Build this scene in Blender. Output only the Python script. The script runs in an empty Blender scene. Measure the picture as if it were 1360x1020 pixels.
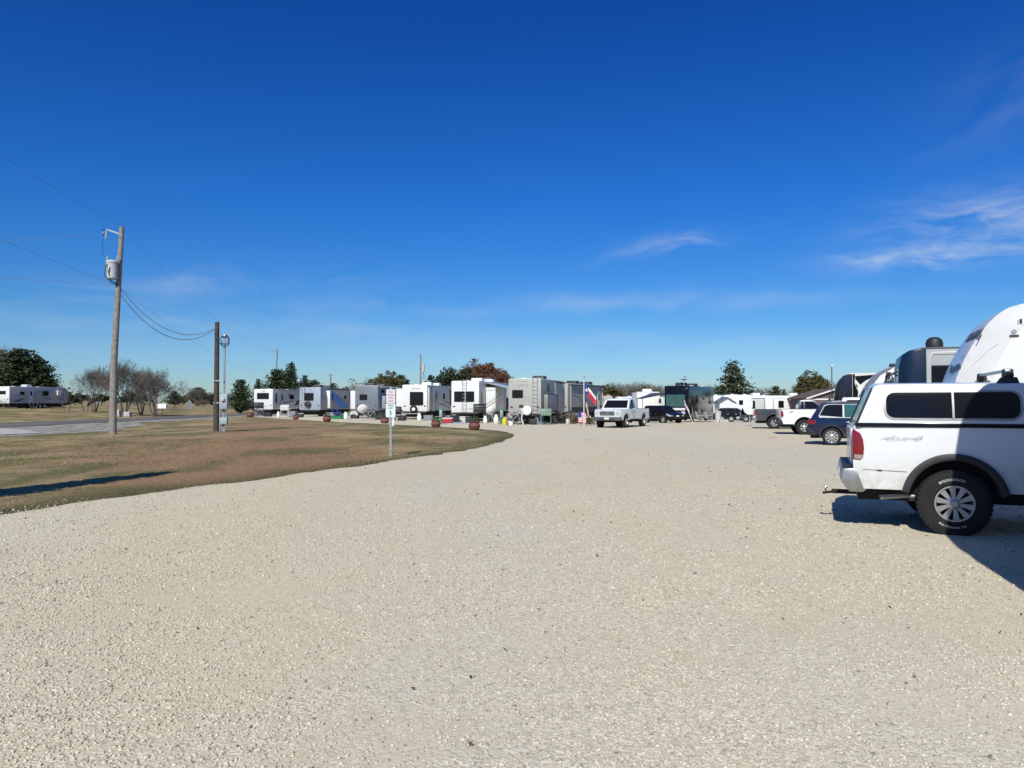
import bpy, bmesh, math, random
import numpy as np
from mathutils import Vector, Matrix, Euler, noise as mnoise
random.seed(7); rng = np.random.default_rng(7)
SC = bpy.context.scene
COL = bpy.data.collections.new("scene"); SC.collection.children.link(COL)
R = math.radians
PI = math.pi
EYE = 1.65; F = 1010.0; HZ = 534.5
def X(px, Y): return (px - 680.0) / F * Y
def Zh(py, Y): return EYE + (HZ - py) / F * Y
def ss(a, b, t):
    u = min(1.0, max(0.0, (t - a) / (b - a))); return u * u * (3 - 2 * u)
def gz(x, y):
    return 0.75 * ss(-43, -62, x) - 0.7 * ss(50, 105, y) * ss(0, 15, x)

# ---------------------------------------------------------------- materials
MATS = {}
def mat(name, col, rough=0.6, metal=0.0, var=0.12, scale=3.0, bump=0.0, bscale=40.0, coat=0.0, spec=0.5, trans=0.0):
    if name in MATS: return MATS[name]
    m = bpy.data.materials.new(name); m.use_nodes = True
    nt = m.node_tree; b = nt.nodes["Principled BSDF"]
    tc = nt.nodes.new("ShaderNodeTexCoord")
    n = nt.nodes.new("ShaderNodeTexNoise"); n.inputs["Scale"].default_value = scale; n.inputs["Detail"].default_value = 5
    nt.links.new(tc.outputs["Object"], n.inputs["Vector"])
    mix = nt.nodes.new("ShaderNodeMix"); mix.data_type = 'RGBA'
    mr = nt.nodes.new("ShaderNodeMapRange"); mr.inputs[1].default_value = .3; mr.inputs[2].default_value = .7
    nt.links.new(n.outputs["Fac"], mr.inputs[0]); nt.links.new(mr.outputs[0], mix.inputs[0])
    c1 = [max(0, c * (1 - var)) for c in col]; c2 = [min(1, c * (1 + var * .6)) for c in col]
    mix.inputs[6].default_value = (*c1, 1); mix.inputs[7].default_value = (*c2, 1)
    nt.links.new(mix.outputs[2], b.inputs["Base Color"])
    b.inputs["Roughness"].default_value = rough; b.inputs["Metallic"].default_value = metal
    b.inputs["Coat Weight"].default_value = coat; b.inputs["Coat Roughness"].default_value = 0.05
    b.inputs["Specular IOR Level"].default_value = spec
    b.inputs["Transmission Weight"].default_value = trans
    if bump > 0:
        n2 = nt.nodes.new("ShaderNodeTexNoise"); n2.inputs["Scale"].default_value = bscale; n2.inputs["Detail"].default_value = 4
        nt.links.new(tc.outputs["Object"], n2.inputs["Vector"])
        bp = nt.nodes.new("ShaderNodeBump"); bp.inputs["Strength"].default_value = bump; bp.inputs["Distance"].default_value = 0.02
        nt.links.new(n2.outputs["Fac"], bp.inputs["Height"]); nt.links.new(bp.outputs["Normal"], b.inputs["Normal"])
    MATS[name] = m; return m
W_PAINT = mat("white_paint", (.69, .71, .73), .28, 0, .03, 2, coat=.5)
W_SHELL = mat("white_fiberglass", (.68, .69, .685), .35, 0, .05, 1.5)
G_SHELL = mat("warm_grey_fiberglass", (.38, .38, .355), .4, 0, .05, 1.5)
LG_SHELL = mat("light_grey_fiberglass", (.50, .52, .51), .4, 0, .05, 1.5)
BG_SHELL = mat("blue_grey_fiberglass", (.24, .28, .33), .4, 0, .06, 1.5)
DG_SHELL = mat("slate_grey_fiberglass", (.21, .23, .26), .4, 0, .06, 1.5)
BLUE_GR = mat("bright_blue_graphic", (.04, .25, .72), .4, 0, .05)
BLACK_P = mat("black_paint", (.006, .006, .009), .16, 0, .1, coat=0.0, spec=.3)
NAVY_P = mat("navy_paint", (.005, .009, .042), .22, 0.1, .1, coat=.6)
TEAL_CAP = mat("dark_teal_cap", (.004, .014, .036), .3, 0, .15, coat=.0)
PURPLE_CAP = mat("plum_cap", (.012, .009, .016), .25, 0, .1, coat=.3)
CHARC_P = mat("charcoal_paint", (.055, .06, .075), .25, .2, .1, coat=.7)
GLASS = mat("tinted_glass", (.008, .009, .012), .08, 0, .1, spec=.28)
GLASS_G = mat("green_tint_glass", (.03, .10, .10), .08, 0, .15, spec=.7)
CURTAIN = mat("green_window_shade", (.025, .085, .075), .5, 0, .15)
RUBBER = mat("tyre_rubber", (.010, .010, .011), .85, 0, .2, 12, bump=.3, bscale=90)
PLASTIC = mat("black_plastic", (.02, .021, .024), .55, 0, .15, 8)
UNDER = mat("dark_underbody", (.015, .014, .013), .9, 0, .3)
CHROME = mat("chrome", (.70, .71, .72), .18, 1.0, .08, 6)
ALU = mat("aluminium", (.55, .55, .56), .35, .8, .1, 6)
GALV = mat("galvanised_steel", (.40, .42, .43), .5, .5, .18, 9)
GREYBOX = mat("grey_enamel", (.33, .38, .43), .5, 0, .12, 5)
RED_L = mat("red_lens", (.20, .006, .012), .2, 0, .2, 20, coat=.4)
AMB_L = mat("amber_lens", (.65, .22, .02), .3, 0, .1)
CLEAR_L = mat("clear_lens", (.42, .44, .46), .15, 0, .1, coat=.6)
WOOD_P = mat("weathered_pole_wood", (.25, .23, .20), .9, 0, .35, 6, bump=.6, bscale=30)
WOOD_D = mat("dark_creosote_wood", (.07, .055, .045), .9, 0, .35, 6, bump=.5, bscale=30)
CABLE = mat("black_cable", (.02, .02, .022), .6)
WIREM = mat("weathered_wire", (.16, .17, .19), .6)
WHITE = mat("white_plastic", (.78, .78, .76), .5, 0, .04)
LETTER_K = mat("black_letters", (.02, .02, .02), .6)
LETTER_R = mat("red_letters", (.35, .05, .07), .6)
LETTER_G = mat("grey_letters", (.30, .31, .33), .5)
LETTER_W = mat("white_letters", (.75, .75, .73), .6)
SIGN_W = mat("sign_sheet_white", (.70, .72, .74), .45, 0, .04)
SIGN_V = mat("sign_sheet_pale_green", (.62, .74, .72), .45, 0, .04)
TERRA = mat("terracotta", (.16, .062, .045), .8, 0, .2, 14)
SOIL = mat("soil", (.06, .045, .03), .95, 0, .3, 20)
LEAF = mat("plant_leaf", (.05, .09, .03), .7, 0, .4, 20)
GREEN_PL = mat("green_plastic", (.02, .22, .09), .5, 0, .1)
GREEN_PED = mat("green_enamel", (.06, .24, .15), .5, 0, .1)
BLUE_FAB = mat("blue_fabric", (.02, .07, .35), .85, 0, .15)
RED_PL = mat("red_plastic", (.40, .02, .03), .5, 0, .1)
YEL_PL = mat("yellow_plastic", (.62, .48, .05), .5, 0, .1)
MATB = mat("blue_white_mat", (.25, .32, .50), .9, 0, .4, 8)
FLAG_R = mat("flag_red", (.50, .03, .05), .8, 0, .1)
FLAG_W = mat("flag_white", (.75, .75, .74), .8, 0, .05)
FLAG_B = mat("flag_blue", (.02, .04, .22), .8, 0, .1)
BRICKW = mat("brown_siding", (.12, .085, .075), .8, 0, .15, 6)
ROOFB = mat("brown_shingle", (.10, .075, .06), .9, 0, .3, 20)
ROOFS = mat("slate_blue_shingle", (.12, .15, .19), .9, 0, .3, 20)
STRAW = mat("straw", (.26, .19, .11), .95, 0, .3, 8, bump=.8)
CONC = mat("pale_concrete", (.42, .41, .38), .9, 0, .15, 5, bump=.3)
SWOOSH_S = mat("silver_graphic", (.33, .32, .31), .4, 0, .12)
TAN_GR = mat("cream_graphic", (.60, .57, .52), .4, 0, .06)
DARK_GR = mat("dark_graphic", (.05, .055, .065), .4, 0, .1)

# ---------------------------------------------------------------- objects
def tag(o, label=None, cat=None, group=None, kind=None):
    if label: o["label"] = label
    if cat: o["category"] = cat
    if group: o["group"] = group
    if kind: o["kind"] = kind
    return o
def thing(name, label, cat, loc=(0, 0, 0), rz=0.0, group=None, scale=None):
    o = bpy.data.objects.new(name, None); COL.objects.link(o)
    o.empty_display_size = .2
    o.location = loc; o.rotation_euler = (0, 0, rz)
    if scale: o.scale = scale
    return tag(o, label, cat, group)
def copy_tree(o, parent=None):
    c = o.copy(); COL.objects.link(c)
    if parent is not None: c.parent = parent
    for ch in list(o.children): copy_tree(ch, c)
    return c
def again(root, label, loc, rz, scale=None, group=None):
    c = copy_tree(root); c.location = loc; c.rotation_euler = (0, 0, rz)
    if scale: c.scale = scale if hasattr(scale, '__len__') else (scale,) * 3
    c["label"] = label
    if group: c["group"] = group
    return c

class MB:
    def __init__(s): s.v = []; s.f = []; s.m = []; s.mats = []
    def mi(s, m):
        if m not in s.mats: s.mats.append(m)
        return s.mats.index(m)
    def add(s, vs, fs, m):
        b = len(s.v); s.v += [tuple(v) for v in vs]; k = s.mi(m)
        for f in fs: s.f.append([b + i for i in f]); s.m.append(k)
        return s
    def box(s, x0, x1, y0, y1, z0, z1, m):
        vs = [(x, y, z) for z in (z0, z1) for y in (y0, y1) for x in (x0, x1)]
        return s.add(vs, [(0, 2, 3, 1), (4, 5, 7, 6), (0, 1, 5, 4), (2, 6, 7, 3), (0, 4, 6, 2), (1, 3, 7, 5)], m)
    def bar(s, p, q, w, h, m, up=(0, 0, 1)):
        p = Vector(p); q = Vector(q); d = (q - p).normalized(); u = Vector(up)
        if abs(d.dot(u)) > .98: u = Vector((1, 0, 0))
        a = d.cross(u).normalized() * w / 2; c = a.cross(d).normalized() * h / 2
        vs = [p - a - c, p + a - c, p + a + c, p - a + c, q - a - c, q + a - c, q + a + c, q - a + c]
        return s.add(vs, [(0, 1, 2, 3), (7, 6, 5, 4), (0, 4, 5, 1), (1, 5, 6, 2), (2, 6, 7, 3), (3, 7, 4, 0)], m)
    def tube(s, pts, r, m, n=8, cap=True):
        pts = [Vector(p) for p in pts]; rs = r if hasattr(r, '__len__') else [r] * len(pts)
        vs = []; fs = []; ref = None
        for i, p in enumerate(pts):
            d = (pts[min(i + 1, len(pts) - 1)] - pts[max(i - 1, 0)]).normalized()
            if ref is None: ref = Vector((0, 0, 1)) if abs(d.z) < .9 else Vector((1, 0, 0))
            a = d.cross(ref)
            if a.length < 1e-4: a = d.cross(Vector((0, 1, 0)))
            a.normalize(); c = d.cross(a).normalized(); ref = -c if False else ref
            for k in range(n):
                t = 2 * PI * k / n; vs.append(p + a * math.cos(t) * rs[i] + c * math.sin(t) * rs[i])
        for i in range(len(pts) - 1):
            for k in range(n):
                k2 = (k + 1) % n; fs.append((i * n + k, (i + 1) * n + k, (i + 1) * n + k2, i * n + k2))
        if cap: fs.append(tuple(range(n))); fs.append(tuple(reversed(range((len(pts) - 1) * n, len(pts) * n))))
        return s.add(vs, fs, m)
    def lathe(s, prof, m, o=(0, 0, 0), axis='z', n=24):
        vs = []; fs = []; L = len(prof)
        for k in range(n):
            t = 2 * PI * k / n; ct, st = math.cos(t), math.sin(t)
            for (r, h) in prof:
                if axis == 'z': p = (r * ct, r * st, h)
                elif axis == 'y': p = (r * ct, h, r * st)
                else: p = (h, r * ct, r * st)
                vs.append((p[0] + o[0], p[1] + o[1], p[2] + o[2]))
        for k in range(n):
            k2 = (k + 1) % n
            for i in range(L - 1): fs.append((k * L + i, k2 * L + i, k2 * L + i + 1, k * L + i + 1))
        return s.add(vs, fs, m)
    def prism(s, poly, a0, a1, m, plane='xz'):
        n = len(poly)
        def P(u, v, a): return (u, a, v) if plane == 'xz' else ((a, u, v) if plane == 'yz' else (u, v, a))
        vs = [P(u, v, a0) for u, v in poly] + [P(u, v, a1) for u, v in poly]
        fs = [tuple(range(n)), tuple(reversed(range(n, 2 * n)))] + [(i, i + n, (i + 1) % n + n, (i + 1) % n) for i in range(n)]
        return s.add(vs, fs, m)
    def build(s, name, parent=None, bevel=0.0, smooth=35, seg=2, mesh_only=False):
        me = bpy.data.meshes.new(name); me.from_pydata(s.v, [], s.f)
        for m in s.mats: me.materials.append(m)
        me.polygons.foreach_set("material_index", s.m)
        bm = bmesh.new(); bm.from_mesh(me); bmesh.ops.recalc_face_normals(bm, faces=bm.faces)
        if bevel > 0:
            bmesh.ops.remove_doubles(bm, verts=bm.verts, dist=1e-5)
            es = [e for e in bm.edges if len(e.link_faces) == 2 and e.calc_face_angle(0) > R(38)]
            try: bmesh.ops.bevel(bm, geom=es, offset=bevel, segments=seg, profile=.5, affect='EDGES', clamp_overlap=True)
            except Exception as ex: print("bevel", ex)
        bm.to_mesh(me); bm.free()
        if smooth: shade(me, smooth)
        if mesh_only: return me
        o = bpy.data.objects.new(name, me); COL.objects.link(o)
        if parent is not None: o.parent = parent
        return o
def shade(me, ang):
    me.polygons.foreach_set("use_smooth", [True] * len(me.polygons))
    try: me.set_sharp_from_angle(angle=R(ang))
    except Exception: pass
def meshobj(name, me, parent=None):
    o = bpy.data.objects.new(name, me); COL.objects.link(o)
    if parent is not None: o.parent = parent
    return o
def rrect(u0, u1, v0, v1, r, n=5):
    r = min(r, (u1 - u0) / 2 - 1e-3, (v1 - v0) / 2 - 1e-3); out = []
    for cx, cy, a in ((u1 - r, v1 - r, 0), (u0 + r, v1 - r, 90), (u0 + r, v0 + r, 180), (u1 - r, v0 + r, 270)):
        for k in range(n): t = R(a + 90 * k / (n - 1)); out.append((cx + r * math.cos(t), cy + r * math.sin(t)))
    return out
def arc(cx, cz, r, a0, a1, n):
    return [(cx + r * math.cos(R(a0 + (a1 - a0) * k / (n - 1))), cz + r * math.sin(R(a0 + (a1 - a0) * k / (n - 1)))) for k in range(n)]
def solid(name, poly, hw, fn, m, parent, zc=(), xc=(), bevel=0.0, half=None, yr=None, seg=2):
    """side profile poly (x,z) extruded across the width, cut into a grid and shaped by fn(x,y,z)->(x,y,z)"""
    y0, y1 = yr if yr else (-hw, hw)
    bm = bmesh.new()
    a = [bm.verts.new((x, y0, z)) for x, z in poly]; b = [bm.verts.new((x, y1, z)) for x, z in poly]
    bm.faces.new(a); bm.faces.new(list(reversed(b))); n = len(poly)
    for i in range(n): bm.faces.new((a[i], b[i], b[(i + 1) % n], a[(i + 1) % n]))
    for z in zc: bmesh.ops.bisect_plane(bm, geom=bm.verts[:] + bm.edges[:] + bm.faces[:], plane_co=(0, 0, z), plane_no=(0, 0, 1))
    for x in xc: bmesh.ops.bisect_plane(bm, geom=bm.verts[:] + bm.edges[:] + bm.faces[:], plane_co=(x, 0, 0), plane_no=(1, 0, 0))
    bmesh.ops.bisect_plane(bm, geom=bm.verts[:] + bm.edges[:] + bm.faces[:], plane_co=(0, 0.0, 0), plane_no=(0, 1, 0)) if y0 < 0 < y1 else None
    for v in bm.verts: v.co = fn(v.co.x, v.co.y, v.co.z)
    bmesh.ops.recalc_face_normals(bm, faces=bm.faces)
    if bevel > 0:
        es = [e for e in bm.edges if len(e.link_faces) == 2 and e.calc_face_angle(0) > R(40)]
        try: bmesh.ops.bevel(bm, geom=es, offset=bevel, segments=seg, profile=.5, affect='EDGES', clamp_overlap=True)
        except Exception as ex: print("bevel", ex)
    me = bpy.data.meshes.new(name); bm.to_mesh(me); bm.free(); me.materials.append(m)
    shade(me, 32)
    return meshobj(name, me, parent)
def text_me(txt, size, m, ext=.003, bold=0.0, shear=0.0, space=1.0, outline=0.0):
    cu = bpy.data.curves.new("lettering", 'FONT'); cu.body = txt; cu.size = size; cu.extrude = ext; cu.align_x = 'CENTER'; cu.align_y = 'CENTER'
    cu.offset = bold; cu.shear = shear; cu.space_character = space; cu.resolution_u = 3
    if outline: cu.fill_mode = 'NONE'; cu.extrude = 0; cu.bevel_depth = outline; cu.bevel_resolution = 0
    o = bpy.data.objects.new("lettering", cu); COL.objects.link(o)
    bpy.context.view_layer.update()
    me = bpy.data.meshes.new_from_object(o.evaluated_get(bpy.context.evaluated_depsgraph_get()))
    bpy.data.objects.remove(o); bpy.data.curves.remove(cu)
    me.materials.clear(); me.materials.append(m); return me
def text_on(name, txt, size, m, parent, loc, rot, **k):
    o = meshobj(name, text_me(txt, size, m, **k), parent); o.location = loc; o.rotation_euler = rot; return o
REARROT = (R(90), 0, R(-90))   # text facing -x
RIGHTROT = (R(90), 0, 0)       # text facing -y
LEFTROT = (R(90), 0, R(180))
SKY_T = [(.58, .73, 1.0), (.34, .66, .99), (.20, .64, 1.10), (.11, .48, .98)]
CLOUD_C = (7.4, 7.9, 8.3)
SKY_S = .092; SUN_S = 4.6; EXPO = 0.12
# ---------------------------------------------------------------- wheels
WC = {}
def wheel_meshes(Rt, w, Rr, spokes, detail):
    key = (Rt, w, Rr, spokes, detail)
    if key in WC: return WC[key]
    h = w / 2; t = MB(); n = 48 if detail else 24
    t.lathe([(Rr * .98, h * .7), (Rr * 1.04, h * .92), (Rt * .82, h), (Rt * .93, h * .96), (Rt * .985, h * .86), (Rt * .985, -h * .86), (Rt * .93, -h * .96),
             (Rt * .82, -h), (Rr * 1.10, -h * .97), (Rr * 1.03, -h * .88), (Rr * .98, -h * .7)], RUBBER, axis='y', n=n)
    if detail:
        for k in range(44):
            for j, (ya, yb) in enumerate(((-.98, -.56), (-.48, -.08), (.0, .40), (.5, .97))):
                a = 2 * PI * (k + (.5 if j % 2 else 0)) / 44; ca, sa = math.cos(a), math.sin(a)
                r = Rt * (.955 if j in (0, 3) else .975)
                c = Vector((ca * r, 0, sa * r)); d = Vector((ca, 0, sa)); tt = Vector((-sa, 0, ca)) * Rt * .048
                p = c + Vector((0, ya * h, 0)); q = c + Vector((0, yb * h, 0)); u = d * (Rt - r)
                vs = [p - tt, p + tt, q + tt, q - tt, p - tt * .9 + u, p + tt * .9 + u, q + tt * .9 + u, q - tt * .9 + u]
                t.add(vs, [(0, 1, 2, 3), (4, 5, 6, 7), (0, 1, 5, 4), (1, 2, 6, 5), (2, 3, 7, 6), (3, 0, 4, 7)], RUBBER)
    r = MB(); yo = -h * .78
    r.lathe([(Rr * .99, h * .5), (Rr * .99, yo - .01), (Rr * 1.02, yo - .022), (Rr * .93, yo - .022), (Rr * .88, yo + .012), (Rr * .88, h * .5)], ALU, axis='y', n=n)
    r.lathe([(Rr * .9, h * .1), (.0, h * .1)], UNDER, axis='y', n=n)
    for k in range(spokes):
        a = 2 * PI * (k + .5) / spokes + .1; ca, sa = math.cos(a), math.sin(a); wi, wo = Rr * 1.35 / spokes * 1.15, Rr * 1.35 / spokes * 2.5
        tt = Vector((-sa, 0, ca)); pi_ = Vector((ca, 0, sa)) * Rr * .28 + Vector((0, yo - .004, 0)); po = Vector((ca, 0, sa)) * Rr * .93 + Vector((0, yo - .004, 0))
        d = Vector((0, .03, 0))
        vs = [pi_ - tt * wi / 2, pi_ + tt * wi / 2, po + tt * wo / 2, po - tt * wo / 2]; vs += [v + d for v in vs]
        r.add(vs, [(0, 1, 2, 3), (7, 6, 5, 4), (0, 4, 5, 1), (1, 5, 6, 2), (2, 6, 7, 3), (3, 7, 4, 0)], ALU)
    r.lathe([(0, yo - .045), (Rr * .17, yo - .045), (Rr * .21, yo - .03), (Rr * .25, yo - .01), (Rr * .37, yo), (Rr * .37, yo + .04)], ALU, axis='y', n=n)
    WC[key] = (t.build("wheel", mesh_only=True), r.build("rim", mesh_only=True, smooth=30)); return WC[key]
def wheel(par, x, y, Rt, w, Rr, spokes=6, detail=False, name="wheel"):
    t, r = wheel_meshes(Rt, w, Rr, spokes, detail)
    o = meshobj(name, t, par); o.location = (x, y, Rt - .008); o.rotation_euler = (0, random.uniform(0, .6), 0 if y < 0 else PI)
    rr = meshobj("rim", r, o); return o
def plate(par, name, poly, plane, a0, a1, m, bevel=0.0):
    mb = MB(); mb.prism(poly, a0, a1, m, plane); return mb.build(name, par, bevel=bevel)

def lerp_prof(pts, x):
    for (a, b), (c, d) in zip(pts, pts[1:]):
        if x <= c: return b + (d - b) * max(0, min(1, (x - a) / (c - a)))
    return pts[-1][1]

# ---------------------------------------------------------------- pickups
def pickup(name, label, loc, rz, paint, wb=3.5, ro=1.12, fo=.92, W=1.98, zb=1.33, zr=1.90, zh=1.22, Rt=.40, z0=.54, cab0=1.16, cap=False, detail=False,
           flare=False, group=None, chrome=True, spokes=6, lamp_tall=True, dark_bump=False, fbm=None):
    t = thing(name, label, "pickup truck", loc, rz, group)
    hw = W / 2; xf = wb + fo; ra = Rt * 1.26; cowl = wb - .42
    fnx = [(-ro, .965), (-ro + .12, .99), (0, 1), (wb, 1), (wb + .45, .97), (xf - .1, .90), (xf + .2, .80)]
    def fn(x, y, z):
        k = lerp_prof(fnx, x); u = (z - .95) / .45
        k *= 1 - .022 * u * u
        return (x, y * k, z)
    zc = zb
    prof = [(-ro, z0), (-ro - .015, z0 + .35), (-ro, zb), (cab0, zb), (cab0 + .001, zb + .0), (cowl, zb + .01), (wb + .1, zb - .02), (xf - .28, zh), (xf - .06, zh - .10), (xf, zh - .35), (xf - .02, z0 + .08), (xf - .15, z0 - .02)]
    prof += [(wb + ra, z0 - .02)] + arc(wb, Rt + .02, ra, 8, 172, 17) + [(wb - ra, z0)]
    prof += [(ra, z0)] + arc(0, Rt + .02, ra, 8, 172, 17) + [(-ra, z0)]
    body = solid("body", prof, hw, fn, paint, t, zc=[.6, .7, .8, .9, 1.0, 1.1, 1.2, 1.3], xc=[-ro + .06, -ro + .12, -.9, -.5, 0, .5, 1.0, wb, wb + .25, wb + .45, xf - .3, xf - .1], bevel=.018)
    # tunnel liner + frame
    ub = MB(); ub.box(-ro + .05, xf - .15, -hw + .26, hw - .26, z0 - .16, z0 + .1, UNDER)
    ub.box(-ra - .05, ra + .05, -hw + .24, hw - .24, z0 - .05, Rt + ra + .06, UNDER); ub.box(wb - ra - .05, wb + ra + .05, -hw + .24, hw - .24, z0 - .05, Rt + ra + .06, UNDER)
    ub.tube([(0, -hw + .2, Rt), (0, hw - .2, Rt)], .07, UNDER); ub.lathe([(0, -.17), (.14, -.1), (.17, 0), (.14, .1), (0, .17)], UNDER, (0, 0, Rt), 'x', 12); ub.tube([(wb, -hw + .2, Rt), (wb, hw - .2, Rt)], .06, UNDER)
    ub.build("underframe", t)
    if not cap:
        bed = MB(); bed.box(-ro + .06, cab0 - .06, -hw + .1, hw - .1, zb + .0, zb + .006, UNDER); bed.build("bed_liner", t)
    # greenhouse
    gx0 = cab0 + .03; wt = cowl - .72
    def gf(x, y, z):
        u = max(0, (z - zb) / (zr - zb)); k = .965 - .15 * u - .06 * max(0, u - .85) * 6 * .15
        if x > wt + .1: k *= 1 - .04 * (x - wt - .1)
        return (x, y * k, z)
    gp = [(gx0, zb - .01), (gx0 + .04, zb + .3), (gx0 + .14, zr - .05), (gx0 + .30, zr - .005), ((gx0 + wt) / 2, zr + .012), (wt - .05, zr), (wt + .12, zr - .05), (cowl, zb - .01)]
    solid("cab", gp, hw, gf, paint, t, zc=[zb + .15, zb + .3, zb + .42, zr - .1], xc=[wt], bevel=.025)
    zw0, zw1 = zb + .05, zr - .10; mid = gx0 + (wt - gx0) * .42
    wins = [[(gx0 + .16, zw0), (gx0 + .22, zw1), (mid - .05, zw1 + .01), (mid - .04, zw0)], [(mid + .04, zw0), (mid + .03, zw1 + .01), (wt - .02, zw1), (wt + .03, zw1 - .03), (cowl - .22, zw0)]]
    for wp in wins:
        for sgn in (-1, 1):
            yr = (-hw - .006, -hw + .03) if sgn < 0 else (hw - .03, hw + .006)
            solid("side_window", wp, hw, gf, GLASS, t, zc=[zb + .2, zb + .35], yr=yr)
    def glassquad(nm, xa, za, xb, zb_, off):
        d = Vector((xb - xa, 0, zb_ - za)).normalized(); nrm = Vector((d.z, 0, -d.x)) * off
        vs = []
        for (x, z, ins) in ((xa, za, .10), (xb, zb_, .10)):
            y = gf(x, hw, z)[1] - ins; vs += [(x + nrm.x, -y, z + nrm.z), (x + nrm.x, y, z + nrm.z)]
        vs2 = [(a - nrm.x * 2, b, c - nrm.z * 2) for a, b, c in vs]
        m = MB(); m.add(vs + vs2, [(0, 1, 3, 2), (4, 6, 7, 5), (0, 4, 5, 1), (1, 5, 7, 3), (3, 7, 6, 2), (2, 6, 4, 0)], GLASS); m.build(nm, t)
    glassquad("windshield", wt + .14, zr - .09, cowl - .06, zb + .05, -.012)
    glassquad("rear_window", gx0 + .045, zb + .12, gx0 + .135, zr - .1, -.01)
    # seams, handles, mirrors
    for x in (gx0 + .14, mid, cowl + .02):
        for s in (-1, 1): sm = MB(); sm.add([(x - .005, s * (hw * .992), z0 + .06), (x + .005, s * (hw * .992), z0 + .06), (x + .005, s * (hw * 1.0005), .95), (x - .005, s * (hw * 1.0005), .95), (x + .005, s * (hw * .993), zb - .03), (x - .005, s * (hw * .993), zb - .03)], [(0, 1, 2, 3), (3, 2, 4, 5)], UNDER); sm.build("door_seam", t)
    for s in (-1, 1):
        m = MB(); m.box(mid + .06, mid + .24, s * hw * .985 - .012, s * hw * .985 + .028 * s + .012, zb - .16, zb - .12, PLASTIC); m.build("door_handle", t, bevel=.008)
        m = MB(); m.box(cowl - .34, cowl - .22, s * (hw + .06) - .12, s * (hw + .06) + .12, zb + .02, zb + .22, PLASTIC if not chrome else PLASTIC); m.bar((cowl - .28, s * (hw - .08), zb + .05), (cowl - .28, s * (hw), zb + .08), .06, .05, PLASTIC); m.build("mirror", t, bevel=.02)
    # front
    fx = xf - .03; g = MB()
    g.prism(rrect(-.52, .52, zh - .40, zh - .13, .05), fx + .002, fx + .045, CHROME if chrome else PLASTIC, 'yz'); g.prism(rrect(-.46, .46, zh - .37, zh - .16, .04), fx + .047, fx + .05, UNDER, 'yz')
    for k in range(3): g.box(fx + .05, fx + .058, -.46, .46, zh - .345 + k * .07, zh - .325 + k * .07, ALU)
    g.lathe([(0, fx + .066), (.09, fx + .062), (.1, fx + .052)], CHROME, (0, 0, 0), 'x', 16) if False else g.prism(rrect(-.11, .11, zh - .30, zh - .22, .035), fx + .058, fx + .066, CHROME, 'yz')
    g.build("grille", t)
    for s in (-1, 1):
        h = MB(); h.prism(rrect(min(s * .56, s * .84), max(s * .56, s * .84), zh - .40, zh - .13, .06), fx - .12, fx + .035, CLEAR_L, 'yz'); h.build("headlight", t, bevel=.02)
    b = MB(); b.prism(rrect(-hw * .93, hw * .93, .50, .73, .05), xf - .16, xf + .10, fbm or (CHROME if chrome else paint), 'yz'); b.box(xf + .10, xf + .104, -.55, .55, .55, .61, UNDER); b.build("front_bumper", t, bevel=.03)
    lp = MB(); lp.box(xf + .106, xf + .112, -.16, .16, .57, .69, SIGN_W); lp.build("license_plate", t)
    # rear
    bm_ = PLASTIC if dark_bump else mat('dull_chrome', (.36, .355, .35), .38, .75, .2, 9)
    rb = MB(); rb.prism([(-ro - .15, .62), (-ro - .165, .66), (-ro - .14, .80), (-ro + .03, .81), (-ro + .16, .79), (-ro + .16, .55), (-ro + .1, .50), (-ro - .06, .50)], -hw * .97, hw * .97, bm_)
    o = rb.build("rear_bumper", t, bevel=.02)
    tp = MB(); tp.box(-ro - .13, -ro - .02, -hw * .95, hw * .95, .812, .822, PLASTIC); tp.build("bumper_step_pad", o)
    for s in (-1, 1):
        if lamp_tall:
            pr = [(-ro - .022, zb - .42), (-ro + .07, zb - .43), (-ro + .105, zb - .39), (-ro + .115, zb - .28), (-ro + .105, zb - .17), (-ro + .075, zb - .095), (-ro + .03, zb - .05), (-ro - .018, zb - .04)]
        else: pr = rrect(-ro - .022, -ro + .10, zb - .45, zb - .06, .03)
        l = solid("tail_lamp", pr, hw, fn, RED_L, t, zc=[zb - .3, zb - .2, zb - .1], yr=((-hw - .012, -hw + .14) if s < 0 else (hw - .14, hw + .012)), bevel=.006)
        pr2 = [(-ro + .0, zb - .412), (-ro + .07, zb - .42), (-ro + .10, zb - .392), (-ro + .106, zb - .365), (-ro + .0, zb - .36)]
        solid("reverse_lens", pr2, hw, fn, mat("smoked_lens", (.30, .27, .26), .3, 0, .1), l, yr=((-hw - .0155, -hw + .1) if s < 0 else (hw - .1, hw + .0155)))
    tg = MB(); tg.prism(rrect(-hw * .78, hw * .78, z0 + .27, zb - .03, .03), -ro - .035, -ro - .005, paint, 'yz'); tg.prism(rrect(-.13, .13, zb - .2, zb - .12, .03), -ro - .045, -ro - .03, PLASTIC, 'yz'); tg.build("tailgate", t, bevel=.01)
    lp = MB(); lp.box(-ro - .168, -ro - .16, -.16, .16, .64, .75, SIGN_W); lp.build("license_plate", t)
    for s in (-1, 1):
        wheel(t, 0, s * (hw - .15), Rt, .27, Rt * .53, spokes, detail); wheel(t, wb, s * (hw - .15), Rt, .27, Rt * .53, spokes, detail)
    if flare:
        for x in (0, wb):
            for s in (-1, 1):
                pr = arc(x, Rt + .02, ra + .07, 9, 171, 25) + list(reversed(arc(x, Rt + .02, ra - .015, 11, 169, 25)))
                y0 = s * (hw - .04); y1 = s * (hw + .035)
                m = MB(); m.prism(pr, min(y0, y1), max(y0, y1), PLASTIC); m.build("fender_flare", t, bevel=.012)
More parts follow.
